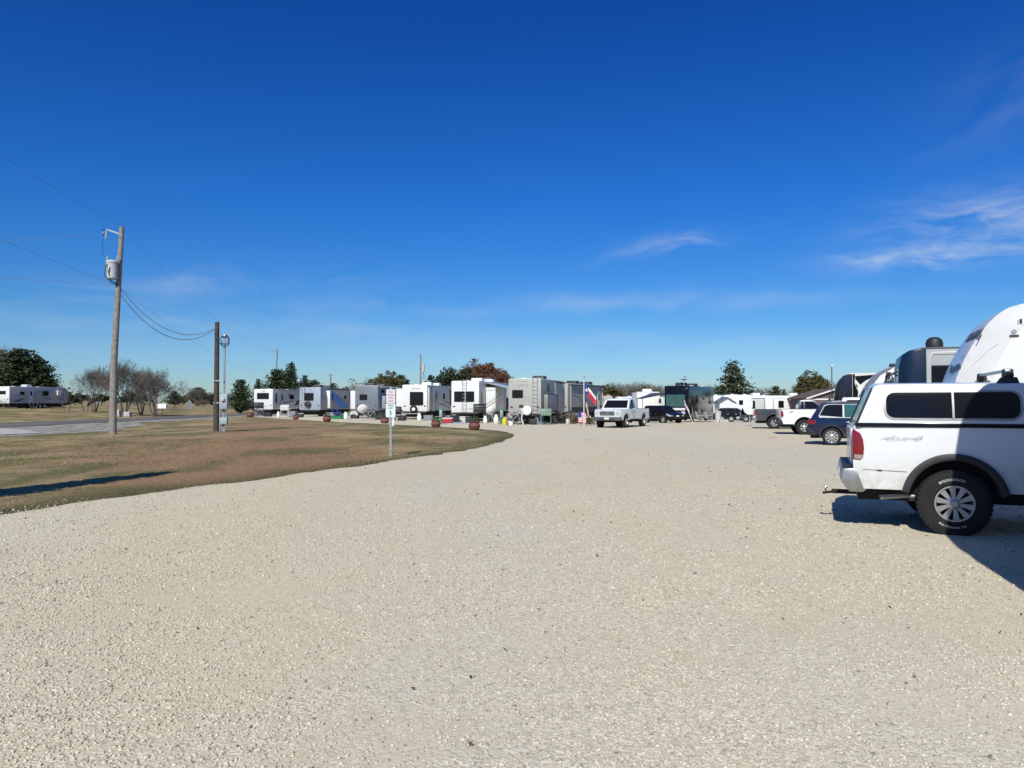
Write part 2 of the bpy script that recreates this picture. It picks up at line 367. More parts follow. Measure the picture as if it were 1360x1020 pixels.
    if cap:
        ztop = zb + .535; cr = -ro + .03; cf = cab0 - .02
        def cf_(x, y, z):
            u = max(0, (z - zb) / (ztop - zb)); return (x, y * (.985 - .115 * u * u * .8 - .02 * u), z + .035 * (1 - (y / hw) ** 2) * (u > .9))
        cp = [(cr, zb + .005), (cr + .20, ztop - .05), (cr + .235, ztop - .012), (cr + .28, ztop), (cf - .08, ztop + .005), (cf - .02, ztop - .03), (cf, zb + .005)]
        c = solid("camper_shell", cp, hw, cf_, paint, t, zc=[zb + .1, zb + .2, zb + .3, zb + .4, zb + .48], xc=[-.5, 0, .5], bevel=.02, seg=3)
        st = solid("base_stripe", [(cr - .012, zb - .005), (cr + .005, zb + .045), (cf, zb + .045), (cf, zb - .005)], hw, lambda x, y, z: (x, y * .998, z), BLACK_P, t, bevel=.004)
        for s in (-1, 1):
            yr = lambda e: ((-hw - e, -hw + .03) if s < 0 else (hw - .03, hw + e))
            for nm, a, b_, e, mm, z_a, z_b, r_ in (("side_window_frame", -.775, .735, .006, mat("dull_aluminium", (.30, .31, .31), .45, .3, .15, 6), zb + .085, zb + .455, .12), ("side_window", -.745, .705, .010, GLASS, zb + .112, zb + .432, .10)):
                o = solid(nm, rrect(a, b_, z_a, z_b, r_), hw, cf_, mm, t if nm.endswith("frame") else o, zc=[zb + .2, zb + .3, zb + .4], yr=yr(e))
            solid("window_divider", [(-.012, zb + .108), (.012, zb + .108), (.012, zb + .436), (-.012, zb + .436)], hw, cf_, MATS['dull_aluminium'], o, zc=[zb + .2, zb + .3], yr=yr(.016))
        # rear glass
        dx = Vector((.20, 0, ztop - .05 - zb)).normalized(); nn = Vector((-dx.z, 0, dx.x))
        m = MB(); vs = []
        for (f_, y) in ((.10, .86), (.10, -.86), (.92, -.80), (.92, .80)):
            p = Vector((cr, y, zb)) + Vector((.20, 0, ztop - .05 - zb)) * f_ + nn * .012; vs.append(p)
        vs += [v - nn * .02 for v in vs]; m.add(vs, [(0, 1, 2, 3), (7, 6, 5, 4), (0, 4, 5, 1), (1, 5, 6, 2), (2, 6, 7, 3), (3, 7, 4, 0)], GLASS); m.build("rear_hatch_glass", t)
        for s in (-1, 1): m = MB(); m.tube([Vector((cr, s * .93, zb)) + nn * .015, Vector((cr + .2, s * .86, ztop - .05)) + nn * .015], .012, PLASTIC, 6); m.build("hatch_seal", t)
    return t

# ---------------------------------------------------------------- cars with a rear hatch
def suv(name, label, loc, rz, paint, wb=2.60, ro=.86, fo=.88, W=1.80, zb=1.02, zr=1.66, zh=.98, Rt=.35, z0=.42, rear_rake=.42, cat="car", spokes=10, rails=True, group=None, trim=True, glass=None):
    glass = glass or GLASS_G
    t = thing(name, label, cat, loc, rz, group); hw = W / 2; xf = wb + fo; ra = Rt * 1.17; cowl = wb - .25
    fnx = [(-ro - .1, .80), (-ro + .12, .90), (-ro + .4, .97), (0, 1), (wb, 1), (wb + .4, .96), (xf - .15, .86), (xf + .1, .72)]
    def fn(x, y, z):
        u = (z - .72) / .4; return (x, y * lerp_prof(fnx, x) * (1 - .035 * u * u), z)
    prof = [(-ro + .05, z0), (-ro - .03, z0 + .13), (-ro - .04, z0 + .28), (-ro + .02, z0 + .36), (-ro + .06, zb - .06), (-ro + .13, zb + .02), (0, zb + .02), (cowl, zb - .02), (wb + .3, zh - .05), (xf - .12, zh - .20), (xf - .02, zh - .36), (xf, z0 + .12), (xf - .1, z0 - .02)]
    prof += [(wb + ra, z0 - .01)] + arc(wb, Rt, ra, 8, 172, 15) + [(wb - ra, z0 - .06), (ra, z0 - .06)] + arc(0, Rt, ra, 8, 172, 15) + [(-ra, z0)]
    solid("body", prof, hw, fn, paint, t, zc=[.5, .6, .7, .8, .9, 1.0], xc=[-ro + .06, -ro + .12, -ro + .25, -ro + .4, 0, wb, wb + .2, wb + .4, xf - .3, xf - .12], bevel=.02)
    g0 = -ro + .12; wt = cowl - .85
    def gf(x, y, z):
        u = max(0, (z - zb) / (zr - zb)); k = .955 - .17 * u; k *= min(lerp_prof(fnx, x) * 1.02, 1); return (x, y * k, z)
    gp = [(g0, zb), (g0 + rear_rake * .85, zr - .06), (g0 + rear_rake, zr - .015), (g0 + rear_rake + .7, zr + .01), (wt, zr - .005), (wt + .15, zr - .06), (cowl, zb - .03)]
    solid("roof", gp, hw, gf, paint, t, zc=[zb + .15, zb + .3, zb + .45], xc=[g0 + .3, 0, wt], bevel=.03)
    z1, z2 = zb + .07, zr - .10; a = g0 + .30; c1 = .42; c2 = 1.30
    pan = [[(a + .02, z1 + .06), (a + .20, z2 - .05), (a + .32, z2), (c1 - .03, z2 + .01), (c1 - .03, z1)], [(c1 + .03, z1), (c1 + .03, z2 + .01), (c2 - .03, z2 + .01), (c2 - .03, z1)], [(c2 + .03, z1), (c2 + .03, z2 + .01), (wt - .02, z2), (wt + .08, z2 - .05), (cowl - .28, z1)]]
    for s in (-1, 1):
        if trim:
            e = .006; tr = [(a - .015, z1 + .045), (a + .185, z2 - .025), (a + .31, z2 + .022), (wt, z2 + .022), (wt + .09, z2 - .03), (cowl - .25, z1 - .022), (a + .01, z1 - .022)]
            solid("window_trim", tr, hw, gf, mat("dull_aluminium", (.30, .31, .31), .45, .3, .15, 6), t, zc=[zb + .2, zb + .35], xc=[0, .8], yr=((-hw - e, -hw + .02) if s < 0 else (hw - .02, hw + e)))
        for i, wp in enumerate(pan):
            e = .010; solid("side_window", wp, hw, gf, glass if i else GLASS, t, zc=[zb + .2, zb + .35], yr=((-hw - e, -hw + .02) if s < 0 else (hw - .02, hw + e)))
        if rails:
            m = MB(); m.tube([(g0 + rear_rake + .1, s * .66, zr - .02), (g0 + rear_rake + .2, s * .66, zr + .022), (wt - .1, s * .66, zr + .022), (wt, s * .66, zr - .02)], .012, PLASTIC, 6); m.build("roof_rail", t)
        l = solid("tail_lamp", rrect(-ro - .0, -ro + .30, zb - .20, zb - .05, .04), hw, fn, RED_L, t, xc=[-ro + .06, -ro + .12, -ro + .2, -ro + .25], yr=((-hw - .012, -hw + .25) if s < 0 else (hw - .25, hw + .012)), bevel=.008)
        h = solid("headlight", [(xf - .5, zh - .22), (xf - .45, zh - .12), (xf - .2, zh - .2), (xf - .03, zh - .3), (xf - .03, zh - .38), (xf - .2, zh - .36)], hw, fn, CLEAR_L, t, xc=[xf - .3, xf - .15], yr=((-hw - .012, -hw + .3) if s < 0 else (hw - .3, hw + .012)), bevel=.006)
        m = MB(); m.box(cowl - .42, cowl - .28, s * (hw - .02) - .10, s * (hw - .02) + .10, zb + .02, zb + .15, paint); m.build("mirror", t, bevel=.03)
        m = MB()
        for x in (c1 + .5 - .42, c2 - .0): m.box(x, x + .17, s * hw * .985 - .01, s * hw * .985 + .03 * s + .01, zb - .13, zb - .10, ALU)
        m.build("door_handle", t, bevel=.006)
        m = MB(); m.prism(arc(0, Rt, ra + .035, -5, 185, 19) + list(reversed(arc(0, Rt, ra - .01, -5, 185, 19))), min(s * (hw - .05), s * (hw + .008)), max(s * (hw - .05), s * (hw + .008)), PLASTIC)
        m.prism(arc(wb, Rt, ra + .035, -5, 185, 19) + list(reversed(arc(wb, Rt, ra - .01, -5, 185, 19))), min(s * (hw - .05), s * (hw + .008)), max(s * (hw - .05), s * (hw + .008)), PLASTIC)
        m.box(ra + .02, wb - ra - .02, min(s * (hw - .06), s * (hw + .004)), max(s * (hw - .06), s * (hw + .004)), z0 - .07, z0 + .08, PLASTIC); m.build("wheel_arch_trim", t)
        for x in (c1 - .02, c2, cowl - .05): m = MB(); m.box(x - .004, x + .004, min(s * (hw - .03), s * (hw * .9995)), max(s * (hw - .03), s * (hw * .9995)), z0 + .1, zb - .06, UNDER); m.build("door_seam", t)
        wheel(t, 0, s * (hw - .12), Rt, .22, Rt * .66, spokes); wheel(t, wb, s * (hw - .12), Rt, .22, Rt * .66, spokes)
    rr = solid("rear_bumper", [(-ro - .03, z0 - .02), (-ro - .055, z0 + .13), (-ro - .055, z0 + .24), (-ro + .02, z0 + .27), (-ro + .3, z0 + .02), (-ro + .3, z0 - .04)], hw, fn, PLASTIC, t, xc=[-ro + .1, -ro + .2], yr=(-hw - .01, hw + .01), bevel=.01)
    m = MB()
    def hatch(f_): return Vector((g0 + (rear_rake * .85) * f_, 0, zb + (zr - .06 - zb) * f_))
    nn = Vector((-(zr - .06 - zb), 0, rear_rake * .85)).normalized()
    p, q = hatch(.12) + nn * .01, hatch(.9) + nn * .01; vs = [(p.x, -.62, p.z), (p.x, .62, p.z), (q.x, .56, q.z), (q.x, -.56, q.z)]; vs += [(x - nn.x * .02, y, z - nn.z * .02) for x, y, z in vs]
    m.add(vs, [(0, 1, 2, 3), (7, 6, 5, 4), (0, 4, 5, 1), (1, 5, 6, 2), (2, 6, 7, 3), (3, 7, 4, 0)], GLASS); m.build("rear_window", t)
    m = MB(); d0 = Vector((wt + .19, 0, zr - .09)); d1 = Vector((cowl - .06, 0, zb + .02)); n2 = Vector((d0.z - d1.z, 0, d1.x - d0.x)).normalized() * .012
    a_, b_ = d0 + n2, d1 + n2; vs = [(a_.x, -.58, a_.z), (a_.x, .58, a_.z), (b_.x, .70, b_.z), (b_.x, -.70, b_.z)]; vs += [(x - n2.x * 2, y, z - n2.z * 2) for x, y, z in vs]
    m.add(vs, [(0, 1, 2, 3), (7, 6, 5, 4), (0, 4, 5, 1), (1, 5, 6, 2), (2, 6, 7, 3), (3, 7, 4, 0)], GLASS); m.build("windshield", t)
    m = MB(); m.prism(rrect(-.42, .42, zh - .40, zh - .27, .04), xf - .06, xf + .01, UNDER, 'yz'); m.box(xf - .03, xf + .012, -.5, .5, z0 + .05, z0 + .15, UNDER); m.build("grille", t)
    m = MB(); m.box(xf + .012, xf + .02, -.15, .15, z0 + .18, z0 + .29, SIGN_W); m.build("license_plate", t)
    m = MB(); m.box(-ro + .1, xf - .15, -hw + .22, hw - .22, z0 - .14, z0 + .1, UNDER); m.box(-ra - .04, ra + .04, -hw + .2, hw - .2, z0 - .1, Rt + ra + .04, UNDER); m.box(wb - ra - .04, wb + ra + .04, -hw + .2, hw - .2, z0 - .1, Rt + ra + .04, UNDER); m.build("underframe", t)
    return t

# ---------------------------------------------------------------- trailers and motorhomes
def rv(name, label, cat, loc, rz, L=9, W=2.5, H=3.3, fl=.78, side=LG_SHELL, rear=None, nose='travel', rear_win=(), ladder=None, spare=None, text=None, left_slides=(), right_slides=(), right_wins=(), left_wins=(),
       door=None, awn=None, ac=(), dish=None, swoosh=(), bumper=True, lamps=True, group=None, axles=None, skirt=None, rear_band=None, front=None, front_len=.7, prof=None, front_win=None, mirrors=True, nose_fn=None, wheels_r=.36, roofcol=W_SHELL, text_right=None, text_left=None, band_top=None):
    t = thing(name, label, cat, loc, rz, group); hw = W / 2; rear = rear or side
    if prof is None:
        if nose == 'fifth': prof = [(0, fl), (0, H - .10), (.10, H), (L - 2.2, H), (L - 1.2, H - .10), (L - .35, H - .75), (L, H - 1.45), (L - .02, 1.95), (L - 2.5, 1.90), (L - 2.6, 1.7), (L - 2.6, fl)]
        elif nose == 'travel': prof = [(0, fl), (0, H - .10), (.10, H), (L - .7, H), (L - .25, H - .25), (L - .02, H - .9), (L, fl + .5), (L - .25, fl)]
        else: prof = [(0, fl - .3), (0, H - .10), (.10, H), (L - .5, H), (L - .2, H - .12), (L - .04, H - .55), (L, 1.5), (L + .03, fl - .25), (L - .1, fl - .35)]
    if nose == 'A' and front_win and nose_fn is None:
        def nose_fn(x, y, z):
            u = max(0, (x - (L - .55)) / .55); return (x, y * (1 - .17 * min(u, 1.1) ** 2), z)
    cuts = [L - .55 + .11 * k for k in range(5)] if nose == 'A' else [L - 2.4 + .16 * k for k in range(15)]
    if nose_fn: solid("body_shell", prof, hw, nose_fn, side, t, xc=cuts, zc=() if nose == 'A' else [1.7 + .16 * k for k in range(13)], bevel=.045, seg=3)
    else: sh = MB(); sh.prism(prof, -hw, hw, side); sh.build("body_shell", t, bevel=.045, seg=3)
    rf = MB(); xs = [p[0] for p in prof if p[1] > H - .02]; rf.box(min(xs) + .06, max(xs) - .03, -hw + .10, hw - .10, H + .001, H + .035, roofcol)
    for s in (-1, 1): rf.box(min(xs) + .02, max(xs), s * (hw - .02) - .035, s * (hw - .02) + .035, H - .035, H + .02, roofcol)
    rf.build("roof", t, bevel=.01)
    if rear is not side:
        m = MB(); m.prism([(y, z) for y, z in rrect(-hw - .004, hw + .004, fl + (0 if nose != 'A' else -.3), H + .004, .09)], -.035, .06, rear, 'yz'); rc = m.build("rear_cap", t, bevel=.015)
    xr = -.035 if rear is not side else 0
    for (yc, zc_, w, h) in rear_win:
        m = MB(); m.prism(rrect(yc - w / 2, yc + w / 2, zc_ - h / 2, zc_ + h / 2, .07), xr - .02, xr + .01, PLASTIC, 'yz'); fr = m.build("rear_window", t)
        m = MB(); m.prism(rrect(yc - w / 2 + .04, yc + w / 2 - .04, zc_ - h / 2 + .04, zc_ + h / 2 - .04, .05), xr - .026, xr - .019, GLASS, 'yz'); m.build("pane", fr)
    def winset(sd, lst, y0=None):
        for (xc, zc_, w, h) in lst:
            y = (hw if y0 is None else y0) * sd; a, b = sorted((y - .01 * sd, y + .018 * sd)); c, d = sorted((y + .017 * sd, y + .024 * sd))
            m = MB(); m.prism(rrect(xc - w / 2, xc + w / 2, zc_ - h / 2, zc_ + h / 2, .06), a, b, PLASTIC); fr = m.build("side_window", t)
            m = MB(); m.prism(rrect(xc - w / 2 + .035, xc + w / 2 - .035, zc_ - h / 2 + .035, zc_ + h / 2 - .035, .04), c, d, GLASS); m.build("pane", fr)
    winset(-1, right_wins); winset(1, left_wins)
    for sd, lst in ((-1, right_slides), (1, left_slides)):
        for sl in lst:
            x0, x1, z0, z1, dep, col, wn = sl
            a, b = sorted((sd * (hw - .05), sd * (hw + dep)))
            m = MB(); m.box(x0, x1, a, b, z0, z1, col); s_ = m.build("slide_out", t, bevel=.02)
            a, b = sorted((sd * (hw + dep - .02), sd * (hw + dep + .02))); m = MB()
            for (u0, u1, v0, v1) in ((x0 - .04, x1 + .04, z1 - .02, z1 + .05), (x0 - .04, x1 + .04, z0 - .05, z0 + .02), (x0 - .05, x0 + .02, z0, z1), (x1 - .02, x1 + .05, z0, z1)): m.box(u0, u1, a, b, v0, v1, PLASTIC if col is not W_SHELL else LG_SHELL)
            m.build("slide_flange", s_)
            for (xc, zc_, w, h, face) in wn:
                m = MB()
                if face == 'rear': m.prism(rrect(sd * xc - w / 2, sd * xc + w / 2, zc_ - h / 2, zc_ + h / 2, .05), x0 - .012, x0 + .01, GLASS, 'yz')
                else:
                    a, b = sorted((sd * (hw + dep - .01), sd * (hw + dep + .035))); m.prism(rrect(xc - w / 2, xc + w / 2, zc_ - h / 2, zc_ + h / 2, .05), a, b, GLASS)
                m.build("slide_window", s_)
    if door:
        xd, zd0, zd1, dm = door
        m = MB(); m.prism(rrect(xd - .36, xd + .36, zd0, zd1, .10), -hw - .02, -hw + .01, PLASTIC if dm is not W_SHELL else LG_SHELL); d = m.build("door", t)
        m = MB(); m.prism(rrect(xd - .33, xd + .33, zd0 + .03, zd1 - .03, .08), -hw - .03, -hw - .018, dm); m.build("door_panel", d)
        m = MB(); m.prism(rrect(xd - .15, xd + .17, zd0 + 1.05, zd1 - .22, .05), -hw - .036, -hw - .029, GLASS); m.build("door_window", d)
        m = MB(); m.tube([(xd - .42, -hw - .02, zd0 + .6), (xd - .42, -hw - .09, zd0 + .65), (xd - .42, -hw - .09, zd0 + 1.2), (xd - .42, -hw - .02, zd0 + 1.25)], .018, ALU, 6); m.box(xd + .22, xd + .28, -hw - .05, -hw - .03, zd0 + .8, zd0 + .95, PLASTIC); m.build("grab_handle", d)
        m = MB()
        for k in range(3): m.box(xd - .32, xd + .32, -hw - .28 - .2 * k, -hw - .06 - .2 * k, zd0 - .22 - .2 * k, zd0 - .19 - .2 * k, PLASTIC)
        for s in (-1, 1): m.bar((xd + s * .31, -hw, zd0 - .1), (xd + s * .31, -hw - .62, zd0 - .64), .03, .06, PLASTIC)
        m.build("entry_step", t)
    if awn:
        kind, x0, x1, am = awn; zt = H - .10
        m = MB()
        if kind == 'roll':
            m.tube([(x0, -hw - .09, zt), (x1, -hw - .09, zt)], .07, am, 10)
        else:
            m.add([(x0, -hw - .02, zt), (x1, -hw - .02, zt), (x1, -hw - 2.3, zt - .55), (x0, -hw - 2.3, zt - .55), (x0, -hw - .02, zt + .01), (x1, -hw - .02, zt + .01), (x1, -hw - 2.3, zt - .54), (x0, -hw - 2.3, zt - .54)], [(0, 1, 2, 3), (7, 6, 5, 4), (0, 4, 5, 1), (1, 5, 6, 2), (2, 6, 7, 3), (3, 7, 4, 0)], am)
            m.tube([(x0, -hw - 2.3, zt - .56), (x1, -hw - 2.3, zt - .56)], .06, am, 8)
        aw = m.build("awning", t)
        for xx in (x0 + .04, x1 - .04):
            m = MB()
            if kind == 'roll': m.bar((xx, -hw - .04, zt), (xx, -hw - .04, fl + .15), .05, .04, LG_SHELL)
            else: m.bar((xx, -hw - .03, fl + .6), (xx, -hw - 2.28, zt - .56), .04, .04, PLASTIC); m.bar((xx, -hw - .03, zt - .5), (xx, -hw - 1.4, zt - .36), .03, .03, PLASTIC)
            m.build("awning_arm", aw)
    for (xa, ca) in ac:
        m = MB(); m.prism([(xa - .48, H + .03), (xa - .46, H + .28), (xa - .38, H + .38), (xa + .38, H + .38), (xa + .52, H + .26), (xa + .54, H + .03)], -.5, .5, ca); m.build("air_conditioner", t, bevel=.05, seg=3)
    for k, xv in enumerate((L * .22, L * .63)):
        m = MB(); m.box(xv - .2, xv + .2, .35, .75, H + .03, H + .13, W_SHELL); m.build("roof_vent", t, bevel=.03)
    if dish:
        xa, ya, dz = dish; m = MB(); prof_ = [(0, .0), (.16, .02), (.30, .07), (.38, .12), (.385, .12), (.30, .055), (0, -.02)]
        m.tube([(xa, ya, H), (xa, ya, H + dz)], .03, LG_SHELL, 6); m.lathe(prof_, LG_SHELL, (xa, ya, H + dz), 'z', 20); m.tube([(xa + .1, ya, H + dz), (xa - .3, ya, H + dz + .35)], .015, PLASTIC, 5); m.box(xa - .36, xa - .26, ya - .05, ya + .05, H + dz + .30, H + dz + .42, PLASTIC)
        m.build("satellite_dish", t)
    if ladder is not None:
        m = MB(); x = xr - .10
        for s in (-1, 1): m.tube([(xr, ladder + s * .17, fl - .05), (x, ladder + s * .17, fl - .05), (x, ladder + s * .17, H + .02), (xr + .05, ladder + s * .17, H + .18), (xr + .35, ladder + s * .17, H + .12), (xr + .35, ladder + s * .17, H)], .017, ALU, 6)
        z = fl + .1
        while z < H - .1: m.tube([(x, ladder - .17, z), (x, ladder + .17, z)], .014, ALU, 6); z += .29
        m.build("ladder", t)
    if spare:
        ys, zs, kind = spare; m = MB()
        if kind == 'cover': m.lathe([(0, xr - .30), (.28, xr - .30), (.345, xr - .27), (.36, xr - .10), (.34, xr - .06), (0, xr - .06)], WHITE, (0, ys, zs), 'x', 28)
        elif kind == 'black': m.lathe([(0, xr - .28), (.30, xr - .28), (.36, xr - .25), (.375, xr - .10), (.34, xr - .06), (0, xr - .06)], PLASTIC, (0, ys, zs), 'x', 28)
        else: m.lathe([(.17, xr - .24), (.22, xr - .28), (.33, xr - .28), (.36, xr - .24), (.36, xr - .12), (.30, xr - .08), (0, xr - .08)], RUBBER, (0, ys, zs), 'x', 28); m.lathe([(0, xr - .22), (.06, xr - .24), (.08, xr - .2), (.17, xr - .19), (.175, xr - .24)], WHITE, (0, ys, zs), 'x', 20)
        m.bar((xr, ys, zs), (xr - .1, ys, zs), .1, .1, PLASTIC); m.build("spare_tyre", t)
    if lamps:
        for s in (-1, 1):
            m = MB(); m.prism(rrect(s * (hw - .24) - .09, s * (hw - .24) + .09, fl + .46, fl + .58, .02), xr - .03, xr + .005, RED_L, 'yz'); m.build("tail_lamp", t)
        m = MB()
        for yy in (-hw + .15, -.2, 0, .2, hw - .15): m.box(xr - .018, xr + .005, yy - .035, yy + .035, H - .21, H - .18, RED_L)
        m.build("clearance_lamp", t)
    if text: text_on("rear_lettering", text[0], text[3], LETTER_G, t, (xr - .008, text[1], text[2]), REARROT, bold=.003, shear=text[4] if len(text) > 4 else 0)
    if text_right: text_on("side_lettering", text_right[0], text_right[3], LETTER_G, t, (text_right[1], -hw - .006, text_right[2]), RIGHTROT, bold=.002, shear=.2)
    if text_left: text_on("side_lettering", text_left[0], text_left[3], text_left[4], t, (text_left[1], hw + .006, text_left[2]), LEFTROT, bold=.002, shear=.2)
    for (sd, poly, m_) in swoosh:
        m = MB(); a, b = sorted((sd * (hw - .004), sd * (hw + .006 + .0015 * len(t.children) % .004))); m.prism(poly, a, b, m_); m.build("side_graphic", t)
    u = MB(); x1 = L - .3 if nose != 'fifth' else L - 2.9
    u.box(.15, x1, -hw + .12, hw - .12, fl - .16 - (.3 if nose == 'A' else 0), fl + .02, UNDER)
    if nose != 'A': u.box(.5, x1 - .5, -hw + .3, hw - .3, .22, fl, UNDER)  # dark block filling the gap under the floor, stands in for its shade
    ax = axles or ((x1 * .52, x1 * .52 + .85) if nose != 'A' else (L * .28, L * .80))
    for xx in ax: u.tube([(xx, -hw + .2, wheels_r), (xx, hw - .2, wheels_r)], .05, UNDER, 6)
    if nose != 'A':
        for xx in (.5, x1 - .4):
            for s in (-1, 1): u.bar((xx, s * (hw - .25), fl), (xx + .1, s * (hw - .25), .02), .06, .06, UNDER); u.box(xx - .02, xx + .2, s * (hw - .25) - .1, s * (hw - .25) + .1, 0, .03, UNDER)
        if nose == 'travel': u.bar((L - .3, -.6, .55), (L + 1.0, 0, .5), .08, .12, UNDER); u.bar((L - .3, .6, .55), (L + 1.0, 0, .5), .08, .12, UNDER); u.tube([(L + .7, 0, 0.01), (L + .7, 0, .9)], .035, UNDER, 6)
    u.box(x1 * .1, x1 * .4, -hw + .06, -hw + .5, fl - .35, fl, UNDER); u.box(x1 * .1, x1 * .4, hw - .5, hw - .06, fl - .35, fl, UNDER)
    if nose != 'A' and skirt is not False:
        pass
    u.build("chassis", t)
    for xx in ax:
        for s in (-1, 1): wheel(t, xx, s * (hw - .14), wheels_r, .22, wheels_r * .58, 6)
    if bumper:
        m = MB(); m.box(xr - .14, xr - .04, -hw + .1, hw - .1, fl - .14, fl - .03, PLASTIC); m.bar((xr - .1, .5, fl - .08), (.3, .5, fl - .08), .08, .08, PLASTIC); m.bar((xr - .1, -.5, fl - .08), (.3, -.5, fl - .08), .08, .08, PLASTIC); m.build("bumper", t)
    if front is not None:   # front cap of its own colour, same outline, a little proud
        fp = [p for p in prof if p[0] > L - front_len]
        lo = min(p[1] for p in fp); hi = max(p[1] for p in fp)
        pts = sorted(fp, key=lambda p: -p[1])
        poly = [(L - front_len, H + .006)] + [(p[0] + .012, p[1] + .006) for p in fp] + [(L - front_len, lo - .006)]
        if nose_fn: fc = solid("front_cap", poly, hw + .012, nose_fn, front, t, xc=cuts, bevel=.05, seg=3)
        else: m = MB(); m.prism(poly, -hw - .012, hw + .012, front); fc = m.build("front_cap", t, bevel=.05, seg=3)
    if front_win:
        z0, z1, wm = front_win
        # windshield follows the raked front
        m = MB(); 
        def fx(z):
            q = sorted([p for p in prof if p[0] > L - .6], key=lambda p: p[1])
            return lerp_prof([(p[1], p[0]) for p in q], z)
        zs = [z0 + (z1 - z0) * k / 4 for k in range(5)]; vs = []; fs = []
        for z in zs:
            for y in (-hw + .30, hw - .30): vs.append((fx(z) + .026, y, z))
        for z in zs:
            for y in (-hw + .30, hw - .30): vs.append((fx(z) - .03, y, z))
        for k in range(4): fs.append((2 * k, 2 * k + 1, 2 * k + 3, 2 * k + 2)); fs.append((10 + 2 * k, 12 + 2 * k, 13 + 2 * k, 11 + 2 * k)); fs.append((2 * k, 2 * k + 2, 12 + 2 * k, 10 + 2 * k)); fs.append((2 * k + 1, 11 + 2 * k, 13 + 2 * k, 2 * k + 3))
        fs += [(0, 10, 11, 1), (8, 9, 19, 18)]
        m.add(vs, fs, wm); m.build("windshield", t)
        m = MB(); m.box(fx(z0) - .02, fx(z1) + .04 if False else fx((z0 + z1) / 2) + .034, -.012, .012, z0, z1, PLASTIC); m.build("windshield_divider", t)
        for s in (-1, 1):
            if mirrors: m = MB(); m.tube([(L - .1, s * (hw - .1), z1 - .1), (L + .25, s * (hw + .22), z1 - .2), (L + .25, s * (hw + .25), z1 - .45)], .03, PLASTIC, 6); m.box(L + .19, L + .31, s * (hw + .26) - .12, s * (hw + .26) + .12, z1 - .85, z1 - .42, PLASTIC); m.build("mirror", t, bevel=.03)
            m = MB(); m.prism(rrect(min(s * .58, s * .98), max(s * .58, s * .98), .78, 1.08, .07), L - .06, L + .055, CLEAR_L, 'yz'); m.build("headlight", t, bevel=.015)
        m = MB(); m.prism(rrect(-.5, .5, .78, 1.02, .05), L - .05, L + .05, CHROME, 'yz'); m.box(L + .05, L + .055, -.44, .44, .82, .98, UNDER); m.build("grille", t)
    return t
# ---------------------------------------------------------------- trees
def quads_mesh(name, C, S, m, flat=0.0):
    """C (n,3) centres, S (n,) sizes: one small randomly turned quad each"""
    n = len(C); a = rng.normal(size=(n, 3)); a /= np.linalg.norm(a, axis=1)[:, None]
    b = rng.normal(size=(n, 3)); b[:, 2] *= (1 - flat); b -= a * (a * b).sum(1)[:, None]; b /= np.linalg.norm(b, axis=1)[:, None]
    a = a * S[:, None]; b = b * (S * rng.uniform(.45, .9, n))[:, None]
    V = np.stack([C - a, C - b * .8, C + a, C + b], 1).reshape(-1, 3)
    me = bpy.data.meshes.new(name); me.vertices.add(4 * n); me.loops.add(4 * n); me.polygons.add(n)
    me.vertices.foreach_set("co", V.ravel().astype(np.float32)); me.loops.foreach_set("vertex_index", np.arange(4 * n, dtype=np.int32))
    me.polygons.foreach_set("loop_start", np.arange(0, 4 * n, 4, dtype=np.int32)); me.polygons.foreach_set("loop_total", np.full(n, 4, dtype=np.int32))
    me.update(calc_edges=True); me.materials.append(m); return me
def foliage_mat(name, c1, c2, c3, scale=1.2):
    m = bpy.data.materials.new(name); m.use_nodes = True; nt = m.node_tree; b = nt.nodes["Principled BSDF"]
    tc = nt.nodes.new("ShaderNodeTexCoord"); n = nt.nodes.new("ShaderNodeTexNoise"); n.inputs["Scale"].default_value = scale; n.inputs["Detail"].default_value = 6; n.inputs["Roughness"].default_value = .7
    nt.links.new(tc.outputs["Object"], n.inputs["Vector"]); r = nt.nodes.new("ShaderNodeValToRGB"); nt.links.new(n.outputs["Fac"], r.inputs[0])
    r.color_ramp.elements[0].position = .34; r.color_ramp.elements[0].color = (*c1, 1); r.color_ramp.elements[1].position = .68; r.color_ramp.elements[1].color = (*c3, 1)
    e = r.color_ramp.elements.new(.5); e.color = (*c2, 1)
    nt.links.new(r.outputs[0], b.inputs["Base Color"]); b.inputs["Roughness"].default_value = .8; b.inputs["Specular IOR Level"].default_value = .2; return m
CEDAR = foliage_mat("cedar_needles", (.018, .030, .012), (.032, .050, .020), (.060, .078, .030))
SPRUCE = foliage_mat("spruce_needles", (.024, .038, .02), (.045, .062, .03), (.085, .095, .045))
OLIVE = foliage_mat("olive_leaves", (.045, .045, .018), (.085, .080, .030), (.13, .11, .045))
RUSSET = foliage_mat("russet_leaves", (.075, .035, .025), (.14, .065, .040), (.20, .10, .06))
DARKG = foliage_mat("dark_leaves", (.015, .025, .012), (.028, .042, .018), (.045, .062, .03))
BUFF = foliage_mat("dry_buff_leaves", (.10, .075, .045), (.16, .12, .075), (.22, .17, .11))
BARK = mat("grey_bark", (.13, .115, .10), .95, 0, .3, 8)
TWIG = mat("grey_twigs", (.125, .108, .09), .95, 0, .25, 3)
